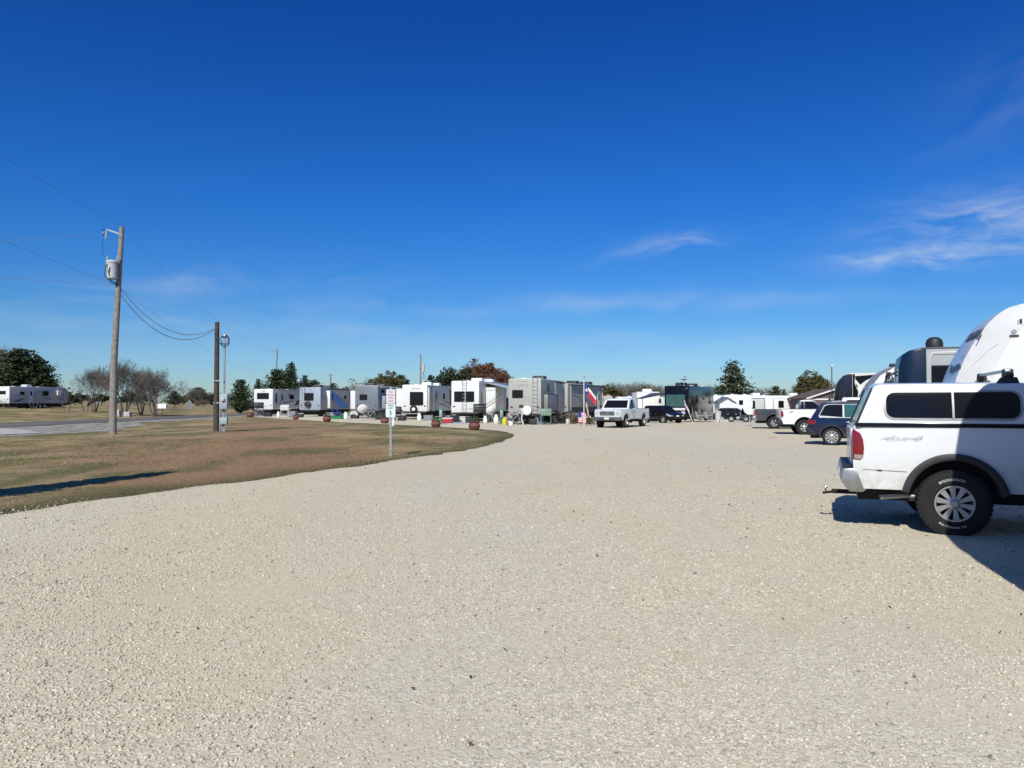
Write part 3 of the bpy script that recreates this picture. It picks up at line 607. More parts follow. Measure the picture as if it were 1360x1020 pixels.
def grow(mb, p, d, L, r, depth, seed, spread=.55, m=None, tips=None, up=.12, n0=5):
    k = 3; pts = [p]; rs = [r]; q = p.copy()
    for i in range(k):
        d = (d + Vector((random.gauss(0, .12), random.gauss(0, .12), random.gauss(0, .08) + up * .3))).normalized()
        q = q + d * L / k; pts.append(q.copy()); rs.append(max(.009, r * (1 - .45 * (i + 1) / k)))
    mb.tube(pts, rs, m or TWIG, n0 if r > .03 else 3, cap=False)
    if tips is not None and depth <= 1: tips.append(q.copy())
    if depth == 0: return
    nb = 3 if random.random() < .55 else 2
    if depth >= 3: nb += 1
    for i in range(nb):
        a = random.uniform(0, 2 * PI); t = random.uniform(.45, 1.0) if i else 1.0
        b = pts[0].lerp(pts[-1], t) if t < 1 else q
        side = d.cross(Vector((math.cos(a), math.sin(a), .3))).normalized()
        nd = (d * (1 - spread * .5) + side * spread * random.uniform(.7, 1.3) + Vector((0, 0, up))).normalized()
        grow(mb, b, nd, L * random.uniform(.62, .82), rs[-1] * .72, depth - 1, seed, spread, m, tips, up, n0)
def bare_tree(h=7, stems=3, spread=.6, depth=6, seed=1, m=None, r0=.11):
    st = random.getstate(); random.seed(seed)
    root = thing("bare_tree", None, "tree"); tr = MB(); cr = MB(); m = m or TWIG
    for i in range(stems):
        a = 2 * PI * i / stems + random.uniform(0, 1); d = Vector((math.cos(a) * .35, math.sin(a) * .35, 1)).normalized() if stems > 1 else Vector((.03, .02, 1)).normalized()
        p0 = Vector((math.cos(a) * .12, math.sin(a) * .12, -.1)) * (1 if stems > 1 else .1)
        p0.z = -.1; p1 = p0 + d * h * .13; p2 = p1 + (d + Vector((random.gauss(0, .1), random.gauss(0, .1), 0))).normalized() * h * .12
        tr.tube([p0, p1, p2], [r0, r0 * .8, r0 * .66], BARK, 7)
        for k in range(3 if stems > 1 else 5):
            aa = random.uniform(0, 2 * PI); nd = (d + Vector((math.cos(aa), math.sin(aa), .1)) * spread).normalized()
            grow(cr, p1.lerp(p2, random.uniform(.5, 1)), nd, h * .24, r0 * .5, depth - 1, seed, spread, m)
    tr.build("trunk", root, smooth=60); cr.build("crown", root, smooth=60); random.setstate(st); return root
def leafy_tree(h, w, leaf, seed=1, n=9000, size=.16, trunk=.28, gaps=.5, name="leafy_tree", multi=1):
    st = random.getstate(); random.seed(seed); root = thing(name, None, "tree"); tr = MB(); tips = []; lm = MB()
    d = Vector((0, 0, 1)); p = Vector((0, 0, -.1)); q = Vector((random.gauss(0, .1), 0, h * trunk)); tr.tube([p, q * .5, q], [h * .03, h * .024, h * .018], BARK, 8)
    for k in range(7):
        a = 2 * PI * k / 7 + random.random(); nd = Vector((math.cos(a) * w / h * 1.1, math.sin(a) * w / h * 1.1, 1 if k else 3)).normalized()
        grow(lm, q * random.uniform(.8, 1), nd, h * .26, h * .011, 3, seed, .7, BARK, tips, .15)
    tr.build("trunk", root, smooth=60); lm.build("limb", root, smooth=60)
    T = np.array([[t.x, t.y, t.z] for t in tips]); cz = h * (.5 + trunk * .45)
    # keep the tips inside the crown, add random clumps for body
    m_ = 46; ang = rng.uniform(0, 2 * PI, m_); ph = rng.uniform(-1, 1, m_); rr = rng.uniform(.45, .97, m_) ** .6
    E = np.stack([np.cos(ang) * np.sqrt(1 - ph ** 2) * w / 2 * rr, np.sin(ang) * np.sqrt(1 - ph ** 2) * w / 2 * rr, cz + ph * (h - cz) * rr * np.where(ph > 0, 1, .8)], 1)
    T = np.concatenate([T[(np.abs(T[:, 0]) < w * .55) & (np.abs(T[:, 1]) < w * .55) & (T[:, 2] < h * 1.02)], E])
    wt = rng.uniform(.3, 1.6, len(T)); idx = rng.choice(len(T), n, p=wt / wt.sum()); rad = (rng.uniform(.06, .15, len(T)) * w)[idx]
    off = rng.normal(size=(n, 3)); off /= np.linalg.norm(off, axis=1)[:, None]; off *= (rng.uniform(0, 1, n) ** .5)[:, None] * rad[:, None]; off[:, 2] *= .75
    C = T[idx] + off; C = C[C[:, 2] > h * trunk * .7]
    meshobj("crown", quads_mesh("crown", C, rng.uniform(.6, 1.3, len(C)) * size, leaf), root); random.setstate(st); return root
def conifer(h, w, leaf, seed=1, tiers=26, per=11, size=.16, base=.06, droop=.25, name="conifer_tree", ragged=.3, power=.85, qn=26):
    st = random.getstate(); random.seed(seed); root = thing(name, None, "tree"); tr = MB(); br = MB()
    tr.tube([(0, 0, -.1), (0, 0, h * .5), (0, 0, h * .97)], [h * .022, h * .014, .012], BARK, 8)
    C = []
    for i in range(tiers):
        f = i / (tiers - 1); z = h * (base + (1 - base) * f); R0 = w / 2 * ((1 - f) ** power) + .06
        for k in range(max(4, int(per * (1 - f * .6)))):
            a = random.uniform(0, 2 * PI); Lb = R0 * random.uniform(1 - ragged * 1.4, 1 + ragged * .5); z1 = z + random.uniform(-.02, .02) * h
            tip = Vector((math.cos(a) * Lb, math.sin(a) * Lb, z1 - droop * Lb + .12 * Lb)); p = Vector((0, 0, z1))
            if Lb > .3 and k % 2 == 0: br.tube([p, tip * .5 + p * .5 + Vector((0, 0, .03 * Lb)), tip], [.02 + .006 * Lb, .012, .006], BARK, 3, cap=False)
            nn = max(5, int(qn * Lb / (w / 2)) + 4)
            for j in range(nn):
                t = random.uniform(.15, 1.05) ** .8; q = p.lerp(tip, t); sp = .10 * w / 2 * (1.15 - t * .5) + .04
                C.append((q.x + random.gauss(0, sp), q.y + random.gauss(0, sp), q.z + random.gauss(0, sp * .55)))
    tr.build("trunk", root, smooth=60); br.build("limb", root, smooth=60)
    C = np.array(C); meshobj("crown", quads_mesh("crown", C, rng.uniform(.6, 1.3, len(C)) * size, leaf), root); random.setstate(st); return root

# ---------------------------------------------------------------- small things
def planter(label, px, Y, s=1.0, plant=True, group="planter pots along the lawn edge", name="planter_pot"):
    x = X(px, Y); t = thing(name, label, "planter", (x, Y, gz(x, Y)), random.random(), group)
    m = MB(); m.lathe([(0, .01), (.20 * s, .01), (.27 * s, .10 * s), (.31 * s, .22 * s), (.27 * s, .34 * s), (.24 * s, .38 * s), (.29 * s, .42 * s), (.29 * s, .45 * s), (.25 * s, .45 * s), (.22 * s, .37 * s)], TERRA, n=20); m.build("pot", t)
    m = MB(); m.lathe([(0, .385 * s), (.24 * s, .38 * s)], SOIL, n=16); m.build("soil", t)
    if plant:
        n = 120; C = np.stack([rng.normal(0, .12 * s, n), rng.normal(0, .12 * s, n), .45 * s + rng.uniform(0, .22 * s, n)], 1); meshobj("plant", quads_mesh("plant", C, rng.uniform(.03, .06, n), LEAF), t)
    return t
def pedestal(label, px, Y):
    x = X(px, Y); t = thing("power_pedestal", label, "power pedestal", (x, Y, gz(x, Y)), R(10), "power pedestals between the trailers")
    m = MB(); m.box(-.12, .12, -.10, .10, 0, 1.15, GREEN_PED); m.prism([(-.12, 1.15), (.12, 1.15), (.12, 1.22), (-.04, 1.30), (-.12, 1.24)], -.11, .11, GREEN_PED, 'yz'); m.build("post", t, bevel=.01)
    m = MB(); m.box(-.10, .10, -.13, -.10, .55, 1.05, GALV); m.build("outlet_box", t, bevel=.008)
    m = MB(); m.tube([(0, -.12, .6), (.05, -.25, .3), (.2, -.3, .03), (.6, -.2, .02)], .015, CABLE, 5); m.build("cord", t)
def propane(label, px, Y, s=1.0):
    x = X(px, Y); t = thing("propane_tank", label, "gas tank", (x, Y, gz(x, Y)), 0, "white propane tanks by the trailers")
    m = MB(); m.lathe([(0, .03), (.10 * s, .03), (.15 * s, .08 * s), (.155 * s, .3 * s), (.14 * s, .37 * s), (.08 * s, .42 * s), (0, .43 * s)], WHITE, n=18); m.lathe([(.11 * s, 0), (.11 * s, .06)], WHITE, n=16); m.build("tank", t)
    m = MB(); m.lathe([(.10 * s, .38 * s), (.11 * s, .54 * s), (.105 * s, .54 * s), (.095 * s, .38 * s)], WHITE, n=12); m.tube([(0, 0, .4 * s), (0, 0, .5 * s)], .025, CHROME, 6); m.build("valve_collar", t)
def grill(label, px, Y, col=PLASTIC, rz=0, s=1.0):
    x = X(px, Y); t = thing("barbecue_grill", label, "grill", (x, Y, gz(x, Y)), rz, "barbecue grills by the trailers", (s, s, s))
    m = MB(); m.prism(rrect(-.42, .42, .72, 1.0, .06), -.28, .28, col); m.build("firebox", t, bevel=.02)
    m = MB(); m.prism(arc(0, 1.0, .28, 0, 180, 12), -.42, .42, col, 'yz'); m.tube([(-.3, -.30, 1.12), (-.3, -.36, 1.12), (.3, -.36, 1.12), (.3, -.30, 1.12)], .012, ALU, 5); m.build("lid", t, bevel=.01)
    m = MB()
    for sx in (-1, 1):
        for sy in (-1, 1): m.bar((sx * .38, sy * .22, 0.03), (sx * .38, sy * .22, .75), .04, .04, col)
    m.box(-.4, .4, -.24, .24, .12, .15, col); m.build("stand", t)
    for sx in (-1, 1):
        m = MB(); m.box(sx * .44 - (.30 if sx < 0 else 0), sx * .44 + (.30 if sx > 0 else 0), -.2, .2, .92, .95, col); m.build("side_shelf", t, bevel=.008)
def bicycle(label, px, Y, col, rz):
    x = X(px, Y); t = thing("bicycle", label, "bicycle", (x, Y, gz(x, Y)), rz, "bicycles parked behind the trailers")
    for xx in (-.52, .52):
        m = MB(); a = [(xx + .33 * math.cos(2 * PI * k / 28), 0, .345 + .33 * math.sin(2 * PI * k / 28)) for k in range(29)]; m.tube(a, .02, RUBBER, 6); m.tube([(xx, -.04, .345), (xx, .04, .345)], .025, ALU, 8)
        for k in range(12): m.tube([(xx, 0, .345), (xx + .31 * math.cos(2 * PI * k / 12), 0, .345 + .31 * math.sin(2 * PI * k / 12))], .003, ALU, 3, cap=False)
        m.build("wheel", t)
    m = MB()
    for p, q in (((-.52, .345), (-.12, .28)), ((-.12, .28), (-.22, .78)), ((-.52, .345), (-.2, .7)), ((-.12, .28), (.36, .72)), ((-.2, .7), (.34, .80)), ((.52, .345), (.34, .85)), ((-.22, .78), (-.24, .9))): m.tube([(p[0], 0, p[1]), (q[0], 0, q[1])], .017, col, 6)
    m.build("frame", t)
    m = MB(); m.tube([(.34, 0, .85), (.36, 0, .98), (.34, -.28, 1.0), (.26, -.30, 1.0)], .012, PLASTIC, 5); m.tube([(.36, 0, .98), (.34, .28, 1.0), (.26, .30, 1.0)], .012, PLASTIC, 5); m.build("handlebar", t)
    m = MB(); m.prism([(-.38, .90), (-.36, .95), (-.12, .93), (-.1, .91)], -.07, .07, PLASTIC); m.build("saddle", t, bevel=.01)
    m = MB(); m.lathe([(0, -.01), (.09, -.01), (.09, .01), (0, .01)], PLASTIC, (-.12, -.03, .28), 'y', 14); m.bar((-.12, -.06, .28), (-.05, -.06, .12), .02, .02, ALU); m.box(-.1, 0, -.14, -.06, .11, .13, PLASTIC); m.build("crank", t)
def chair(label, px, Y, col, rz):
    x = X(px, Y); t = thing("camp_chair", label, "chair", (x, Y, gz(x, Y)), rz, "folding chairs by the trailers")
    m = MB(); m.box(-.26, .26, -.25, .25, .42, .45, col); m.build("seat", t, bevel=.01)
    m = MB(); m.prism([(.22, .44), (.26, .44), (.42, 1.0), (.38, 1.0)], -.26, .26, col, 'xz'); b = m.build("backrest", t); 
    for sx in (-1, 1):
        for p, q in (((-.27, sx * .27, 0), (.25, sx * .27, .45)), ((.27, sx * .27, 0), (-.25, sx * .27, .62))): 
            m = MB(); m.tube([p, q], .012, PLASTIC, 5); m.build("leg", t)
        m = MB(); m.box(-.28, .28, sx * .27 - .03, sx * .27 + .03, .62, .64, col); m.build("armrest", t)
def simple(name, label, cat, px, Y, fn, group=None, rz=0.0, bevel=0.0):
    x = X(px, Y); m = MB(); fn(m); o = m.build(name, None, bevel=bevel); o.location = (x, Y, gz(x, Y)); o.rotation_euler = (0, 0, rz); return tag(o, label, cat, group)
def dish_tripod(label, px, Y, s=1.0):
    x = X(px, Y); t = thing("satellite_dish", label, "satellite dish", (x, Y, gz(x, Y)), R(200))
    m = MB(); m.lathe([(0, .0), (.2 * s, .03), (.38 * s, .10), (.44 * s, .15), (.43 * s, .15), (.2 * s, .045), (0, .015)], WHITE, (0, 0, 0), 'z', 28); d = m.build("reflector", t); d.location = (0, 0, .95); d.rotation_euler = (R(-62), 0, R(180))
    m = MB()
    for k in range(3): a = 2 * PI * k / 3; m.tube([(0, 0, .8), (.4 * math.cos(a), .4 * math.sin(a), 0)], .014, GALV, 5)
    m.tube([(0, 0, .7), (0, 0, .95)], .022, GALV, 6); m.build("tripod", t)
    m = MB(); m.tube([(0, 0, .75), (0, -.55, .95)], .012, GALV, 5); m.box(-.05, .05, -.62, -.5, .93, 1.03, PLASTIC); m.build("receiver_arm", t)
def flag_mesh(mb, o, w, h, cells, wave=.06, droop=0.0, n=24, diag=None):
    """cells(u,v)->material; hangs from the pole at o going +x"""
    vs = []; fs = []; ms = []; nv = n
    for i in range(n + 1):
        for j in range(nv + 1):
            u = i / n; v = j / nv
            x = u * w * (1 - .25 * droop); z = -v * h - droop * u * u * w - .04 * math.sin(u * 5); y = wave * math.sin(u * 8 + v * 2.2) * u
            if diag: x = u * w * math.cos(diag); z = -v * h - u * w * math.sin(diag)
            vs.append((o[0] + x, o[1] + y, o[2] + z))
    for i in range(n):
        for j in range(nv):
            a = i * (nv + 1) + j; mb.add([vs[a], vs[a + 1], vs[a + nv + 2], vs[a + nv + 1]], [(0, 1, 2, 3)], cells((i + .5) / n, (j + .5) / nv))
# ---------------------------------------------------------------- ground, gravel, road
def nodes(m): nt = m.node_tree; return nt, nt.nodes, nt.links
def ramp(nt, src, stops):
    r = nt.nodes.new("ShaderNodeValToRGB"); nt.links.new(src, r.inputs[0]); els = r.color_ramp.elements
    while len(els) < len(stops): els.new(.5)
    for e, (p, c) in zip(els, stops): e.position = p; e.color = (*c, 1)
    return r.outputs[0]
def noise(nt, vec, scale, detail=5, rough=.6, dist=0.0):
    n = nt.nodes.new("ShaderNodeTexNoise"); n.inputs["Scale"].default_value = scale; n.inputs["Detail"].default_value = detail; n.inputs["Roughness"].default_value = rough; n.inputs["Distortion"].default_value = dist
    nt.links.new(vec, n.inputs["Vector"]); return n.outputs["Fac"]
def mixc(nt, f, a, b, mode='MIX'):
    x = nt.nodes.new("ShaderNodeMix"); x.data_type = 'RGBA'; x.blend_type = mode
    for v, i in ((f, 0), (a, 6), (b, 7)):
        if isinstance(v, (int, float)): x.inputs[i].default_value = v
        elif isinstance(v, tuple): x.inputs[i].default_value = (*v, 1)
        else: nt.links.new(v, x.inputs[i])
    return x.outputs[2]
def mth(nt, op, a, b=0.0, c=0.0, clamp=False):
    x = nt.nodes.new("ShaderNodeMath"); x.operation = op; x.use_clamp = clamp
    for i, v in enumerate((a, b, c)):
        if isinstance(v, (int, float)): x.inputs[i].default_value = v
        else: nt.links.new(v, x.inputs[i])
    return x.outputs[0]
def maprange(nt, v, a, b, c=0.0, d=1.0):
    x = nt.nodes.new("ShaderNodeMapRange"); nt.links.new(v, x.inputs[0]); x.inputs[1].default_value = a; x.inputs[2].default_value = b; x.inputs[3].default_value = c; x.inputs[4].default_value = d; return x.outputs[0]
def newmat(name):
    m = bpy.data.materials.new(name); m.use_nodes = True; nt = m.node_tree; b = nt.nodes["Principled BSDF"]; b.inputs["Roughness"].default_value = .95; b.inputs["Specular IOR Level"].default_value = .15
    tc = nt.nodes.new("ShaderNodeTexCoord"); return m, nt, b, tc.outputs["Object"]
def attr(nt, nm):
    a = nt.nodes.new("ShaderNodeAttribute"); a.attribute_name = nm; return a
def mapping(nt, vec, sc=(1, 1, 1), rot=0.0):
    x = nt.nodes.new("ShaderNodeMapping"); nt.links.new(vec, x.inputs[0]); x.inputs["Scale"].default_value = sc; x.inputs["Rotation"].default_value = (0, 0, rot); return x.outputs[0]
def bumpn(nt, b, h, strength, dist):
    x = nt.nodes.new("ShaderNodeBump"); x.inputs["Strength"].default_value = strength; x.inputs["Distance"].default_value = dist; nt.links.new(h, x.inputs["Height"]); nt.links.new(x.outputs[0], b.inputs["Normal"])

def gravel_material():
    m, nt, b, P = newmat("crushed_limestone")
    def vor(sc, out="Color", feat='F1'):
        v = nt.nodes.new("ShaderNodeTexVoronoi"); v.feature = feat; v.inputs["Scale"].default_value = sc; nt.links.new(P, v.inputs["Vector"]); return v
    v1 = vor(50); v2 = vor(95); 
    sep = nt.nodes.new("ShaderNodeSeparateColor"); nt.links.new(v1.outputs["Color"], sep.inputs[0]); sep2 = nt.nodes.new("ShaderNodeSeparateColor"); nt.links.new(v2.outputs["Color"], sep2.inputs[0])
    stone = ramp(nt, sep.outputs[0], [(0, (.37, .335, .265)), (.35, (.53, .485, .385)), (.75, (.61, .56, .45)), (1, (.71, .67, .56))])
    stone2 = ramp(nt, sep2.outputs[1], [(0, (.40, .36, .285)), (.5, (.55, .50, .395)), (1, (.66, .61, .50))])
    c = mixc(nt, maprange(nt, sep.outputs[2], .45, .55), stone, stone2)
    dirt = mixc(nt, noise(nt, P, 3.0, 6), (.46, .405, .305), (.58, .52, .41))
    lane = maprange(nt, noise(nt, mapping(nt, P, (1, .07, 1), R(12)), .8, 3, .5), .48, .66, 0, .6)
    df = mth(nt, 'MAXIMUM', mth(nt, 'MULTIPLY', maprange(nt, noise(nt, P, .55, 6, .65, .6), .47, .64), .85), lane)
    c = mixc(nt, df, c, dirt)
    big = noise(nt, mapping(nt, P, (1, .35, 1), R(14)), .16, 4, .55, .4)
    c = mixc(nt, maprange(nt, big, .38, .62), c, mixc(nt, 1.0, c, (1.06, 1.0, .90), 'MULTIPLY'))
    wh = maprange(nt, noise(nt, mapping(nt, P, (1, .25, 1), R(-20)), .10, 3, .5), .45, .7)
    c = mixc(nt, mth(nt, 'MULTIPLY', wh, .35), c, (.62, .595, .51))
    # small damp and oily spots with their own shape
    sp = nt.nodes.new("ShaderNodeTexVoronoi"); sp.inputs["Scale"].default_value = .22; nt.links.new(mapping(nt, P, (1, .8, 1)), sp.inputs["Vector"])
    spot = maprange(nt, mth(nt, 'ADD', sp.outputs["Distance"], mth(nt, 'MULTIPLY', noise(nt, P, 2.2, 5), .16)), .15, .125)
    c = mixc(nt, mth(nt, 'MULTIPLY', spot, .55), c, (.10, .085, .06))
    nt.links.new(c, b.inputs["Base Color"])
    d1 = mth(nt, 'SUBTRACT', 1.0, mth(nt, 'MULTIPLY', v1.outputs["Distance"], 1.0)); d2 = mth(nt, 'SUBTRACT', 1.0, v2.outputs["Distance"])
    hgt = mth(nt, 'ADD', mth(nt, 'MULTIPLY', mth(nt, 'ADD', d1, mth(nt, 'MULTIPLY', sep.outputs[1], .7)), mth(nt, 'SUBTRACT', 1.0, df)), mth(nt, 'MULTIPLY', d2, .25))
    bumpn(nt, b, hgt, .5, .010); return m
def grass_ground_material():
    m, nt, b, P = newmat("dry_lawn")
    st = mapping(nt, P, (1, .55, 1), R(25))
    n1 = noise(nt, st, .35, 7, .65, .5); n2 = noise(nt, P, .12, 4, .6, .3); n3 = noise(nt, P, 14, 6, .75)
    brown = mixc(nt, n3, (.215, .128, .072), (.43, .285, .17))
    tan = mixc(nt, n3, (.24, .18, .085), (.54, .44, .25))
    olive = mixc(nt, n3, (.075, .078, .026), (.20, .195, .08))
    sp_ = nt.nodes.new('ShaderNodeSeparateXYZ'); nt.links.new(P, sp_.inputs[0]); vv_ = mth(nt, 'DIVIDE', mth(nt, 'ADD', mth(nt, 'ADD', sp_.outputs[0], mth(nt, 'MULTIPLY', sp_.outputs[1], .30)), .5), 3.2); far_ = mth(nt, 'MULTIPLY', mth(nt, 'EXPONENT', mth(nt, 'MULTIPLY', mth(nt, 'MULTIPLY', vv_, vv_), -1.0)), .26)
    c = mixc(nt, maprange(nt, mth(nt, 'ADD', n2, far_), .44, .62), tan, brown)
    c = mixc(nt, maprange(nt, mth(nt, 'SUBTRACT', n1, mth(nt, 'MULTIPLY', far_, .25)), .43, .56, 0, .9), c, olive)
    c = mixc(nt, maprange(nt, noise(nt, st, 1.3, 5, .7), .52, .68, 0, .45), c, brown)
    fr = attr(nt, "fringe").outputs["Fac"]
    c = mixc(nt, mth(nt, 'MULTIPLY', fr, maprange(nt, n3, .25, .6, .5, 1.0)), c, mixc(nt, n3, (.045, .050, .022), (.13, .125, .06)))
    nt.links.new(c, b.inputs["Base Color"]); bumpn(nt, b, mth(nt, 'ADD', n3, mth(nt, 'MULTIPLY', noise(nt, P, 45, 3), .6)), .9, .04); return m
def attr_mat(name, rough=.95):
    m, nt, b, P = newmat(name); a = attr(nt, "tint"); c = mixc(nt, mth(nt, 'MULTIPLY', noise(nt, P, 60, 3), .5), a.outputs["Color"], mixc(nt, 1.0, a.outputs["Color"], (.7, .68, .64), 'MULTIPLY')); nt.links.new(c, b.inputs["Base Color"]); b.inputs["Roughness"].default_value = rough; return m

def pt(px, py): Y = EYE * F / (py - HZ); return (X(px, Y), Y)
EDGE = [(-34, -40), (-17, -12), (-11.5, 0), (-9.2, 6), pt(0, 685), pt(85, 672), pt(170, 660), pt(255, 649), pt(340, 639), pt(430, 625), pt(519, 613), pt(570, 605.5), pt(620, 598.5), pt(655, 591), pt(676, 584), pt(685, 577.5), pt(670, 573), pt(640, 570.5), pt(560, 566), pt(500, 563.2), pt(430, 560.0), pt(380, 556.6), pt(335, 553.8)]
def jag(pts, step=.35, amp=.10):
    out = []
    for (x0, y0), (x1, y1) in zip(pts, pts[1:]):
        L = math.hypot(x1 - x0, y1 - y0); n = max(1, int(L / step)); nx, ny = -(y1 - y0) / L, (x1 - x0) / L
        for k in range(n):
            t = k / n; x = x0 + (x1 - x0) * t; y = y0 + (y1 - y0) * t
            a = amp * (mnoise.noise(Vector((x * .9, y * .9, 0))) * 1.6 + mnoise.noise(Vector((x * 4, y * 4, 3))) * .7)
            out.append((x + nx * a, y + ny * a))
    out.append(pts[-1]); return out
def smoothline(p, it=2):
    for _ in range(it):
        q = [p[0]]
        for a, b in zip(p, p[1:]): q += [(a[0] * .75 + b[0] * .25, a[1] * .75 + b[1] * .25), (a[0] * .25 + b[0] * .75, a[1] * .25 + b[1] * .75)]
        q.append(p[-1]); p = q
    return p
EL = jag(smoothline(EDGE), .22, .17)
GRAVEL_POLY = EL + [(-33.5, 120), (-33.5, 128), (80, 128), (80, -40)]
def in_poly(xs, ys, poly):
    inside = np.zeros(len(xs), bool); n = len(poly); j = n - 1
    for i in range(n):
        xi, yi = poly[i]; xj, yj = poly[j]
        if yi != yj:
            c = ((yi > ys) != (yj > ys)) & (xs < (xj - xi) * (ys - yi) / (yj - yi) + xi); inside ^= c
        j = i
    return inside
GP_S = smoothline(EDGE) + [(-33.5, 120), (-33.5, 128), (80, 128), (80, -40)]
def edge_dist(xs, ys):
    d = np.full(len(xs), 1e9); p = smoothline(EDGE)
    for (x0, y0), (x1, y1) in zip(p, p[1:]):
        dx, dy = x1 - x0, y1 - y0; t = np.clip(((xs - x0) * dx + (ys - y0) * dy) / (dx * dx + dy * dy), 0, 1); d = np.minimum(d, np.hypot(xs - x0 - t * dx, ys - y0 - t * dy))
    return d
def axis_vals(spans):
    v = [spans[0][0]]
    for a, b, s in spans:
        x = a
        while x < b - 1e-6: x += s; v.append(min(x, b))
    return np.array(v)
xs = axis_vals([(-900, -300, 100), (-300, -90, 15), (-90, -16, 2.0), (-16, 3, .5), (3, 24, 3), (24, 90, 6), (90, 300, 30), (300, 900, 100)])
ys = axis_vals([(-300, -40, 40), (-40, 6, 4), (6, 44, .6), (44, 130, 2.0), (130, 300, 17), (300, 1500, 150)])
GX, GY = np.meshgrid(xs, ys); gxf, gyf = GX.ravel(), GY.ravel()
gzf = np.array([gz(a, b) for a, b in zip(gxf, gyf)])
me = bpy.data.meshes.new("ground"); nx, ny = len(xs), len(ys)
vs = np.stack([gxf, gyf, gzf], 1); fs = [(j * nx + i, j * nx + i + 1, (j + 1) * nx + i + 1, (j + 1) * nx + i) for j in range(ny - 1) for i in range(nx - 1)]
me.from_pydata(vs.tolist(), [], fs)
fr = np.exp(-(edge_dist(gxf, gyf) / 1.15) ** 2) * .95; fr[gyf > 60] *= .3
at = me.attributes.new("fringe", 'FLOAT', 'POINT'); at.data.foreach_set("value", fr.astype(np.float32))
me.materials.append(grass_ground_material()); shade(me, 60); go = meshobj("ground", me); tag(go, kind="structure")

def sheet(name, poly, m, lift, xc=(), yc=()):
    bm = bmesh.new(); f = bm.faces.new([bm.verts.new((x, y, 0)) for x, y in poly]); bmesh.ops.triangulate(bm, faces=bm.faces[:])
    for x in xc: bmesh.ops.bisect_plane(bm, geom=bm.verts[:] + bm.edges[:] + bm.faces[:], plane_co=(x, 0, 0), plane_no=(1, 0, 0))
    for y in yc: bmesh.ops.bisect_plane(bm, geom=bm.verts[:] + bm.edges[:] + bm.faces[:], plane_co=(0, y, 0), plane_no=(0, 1, 0))
    for v in bm.verts: v.co.z = gz(v.co.x, v.co.y) + lift
    bmesh.ops.recalc_face_normals(bm, faces=bm.faces)
    for f in bm.faces:
        if f.normal.z < 0: f.normal_flip()
    me = bpy.data.meshes.new(name); bm.to_mesh(me); bm.free(); me.materials.append(m); return tag(meshobj(name, me), kind="structure")
GRAV = gravel_material()
sheet("gravel_lot", GRAVEL_POLY, GRAV, .02, xc=(0, 3, 6, 9, 12, 15, 18, 24), yc=[44 + 4 * k for k in range(21)])
# asphalt road, its pale shoulder and a driveway patch
am, nt, b, P = newmat("old_asphalt"); n3 = noise(nt, P, 30, 5, .7); c = mixc(nt, n3, (.085, .078, .082), (.17, .155, .155)); c = mixc(nt, maprange(nt, noise(nt, mapping(nt, P, (1, .08, 1)), .8, 4), .5, .65, 0, .6), c, (.22, .205, .19)); nt.links.new(c, b.inputs["Base Color"]); bumpn(nt, b, n3, .5, .01)
sm_, nt, b, P = newmat("shoulder_gravel"); n3 = maprange(nt, noise(nt, P, 5, 6, .85), .35, .65); c = mixc(nt, n3, (.12, .11, .10), (.62, .60, .55)); c = mixc(nt, maprange(nt, noise(nt, P, .9, 6, .7), .48, .62), c, mixc(nt, n3, (.06, .07, .03), (.18, .17, .08))); nt.links.new(c, b.inputs["Base Color"]); bumpn(nt, b, n3, .8, .03)
def road_x(y): return -36.8 - .00055 * max(0, y - 60) ** 1.55 * 1.6 if y > 60 else -36.8 + (60 - y) * .045
yy = [-60 + 6 * k for k in range(60)]
def strip(a, b_, amp=0.0, ysub=yy, flare=0.0): 
    Lp = [(road_x(y) + a + (amp * mnoise.noise(Vector((y * .7, a, 0)))), y) for y in ysub]; Rp = [(road_x(y) + b_ + flare * ss(66, 44, y) + (amp * mnoise.noise(Vector((y * .7, b_, 5)))), y) for y in ysub]; return Rp + Lp[::-1]
sheet("road", strip(-3.4, 3.4, .15), am, .03)
y2 = [-60 + 2 * k for k in range(96)]
sheet("road_shoulder", strip(3.2, 6.6, 2.2, y2, 6.0), sm_, .012)
sheet("driveway", [(-33.8, 41), (-26, 37), (-25, 40.5), (-29.2, 45.5), (-33.8, 49)], CONC, .036)

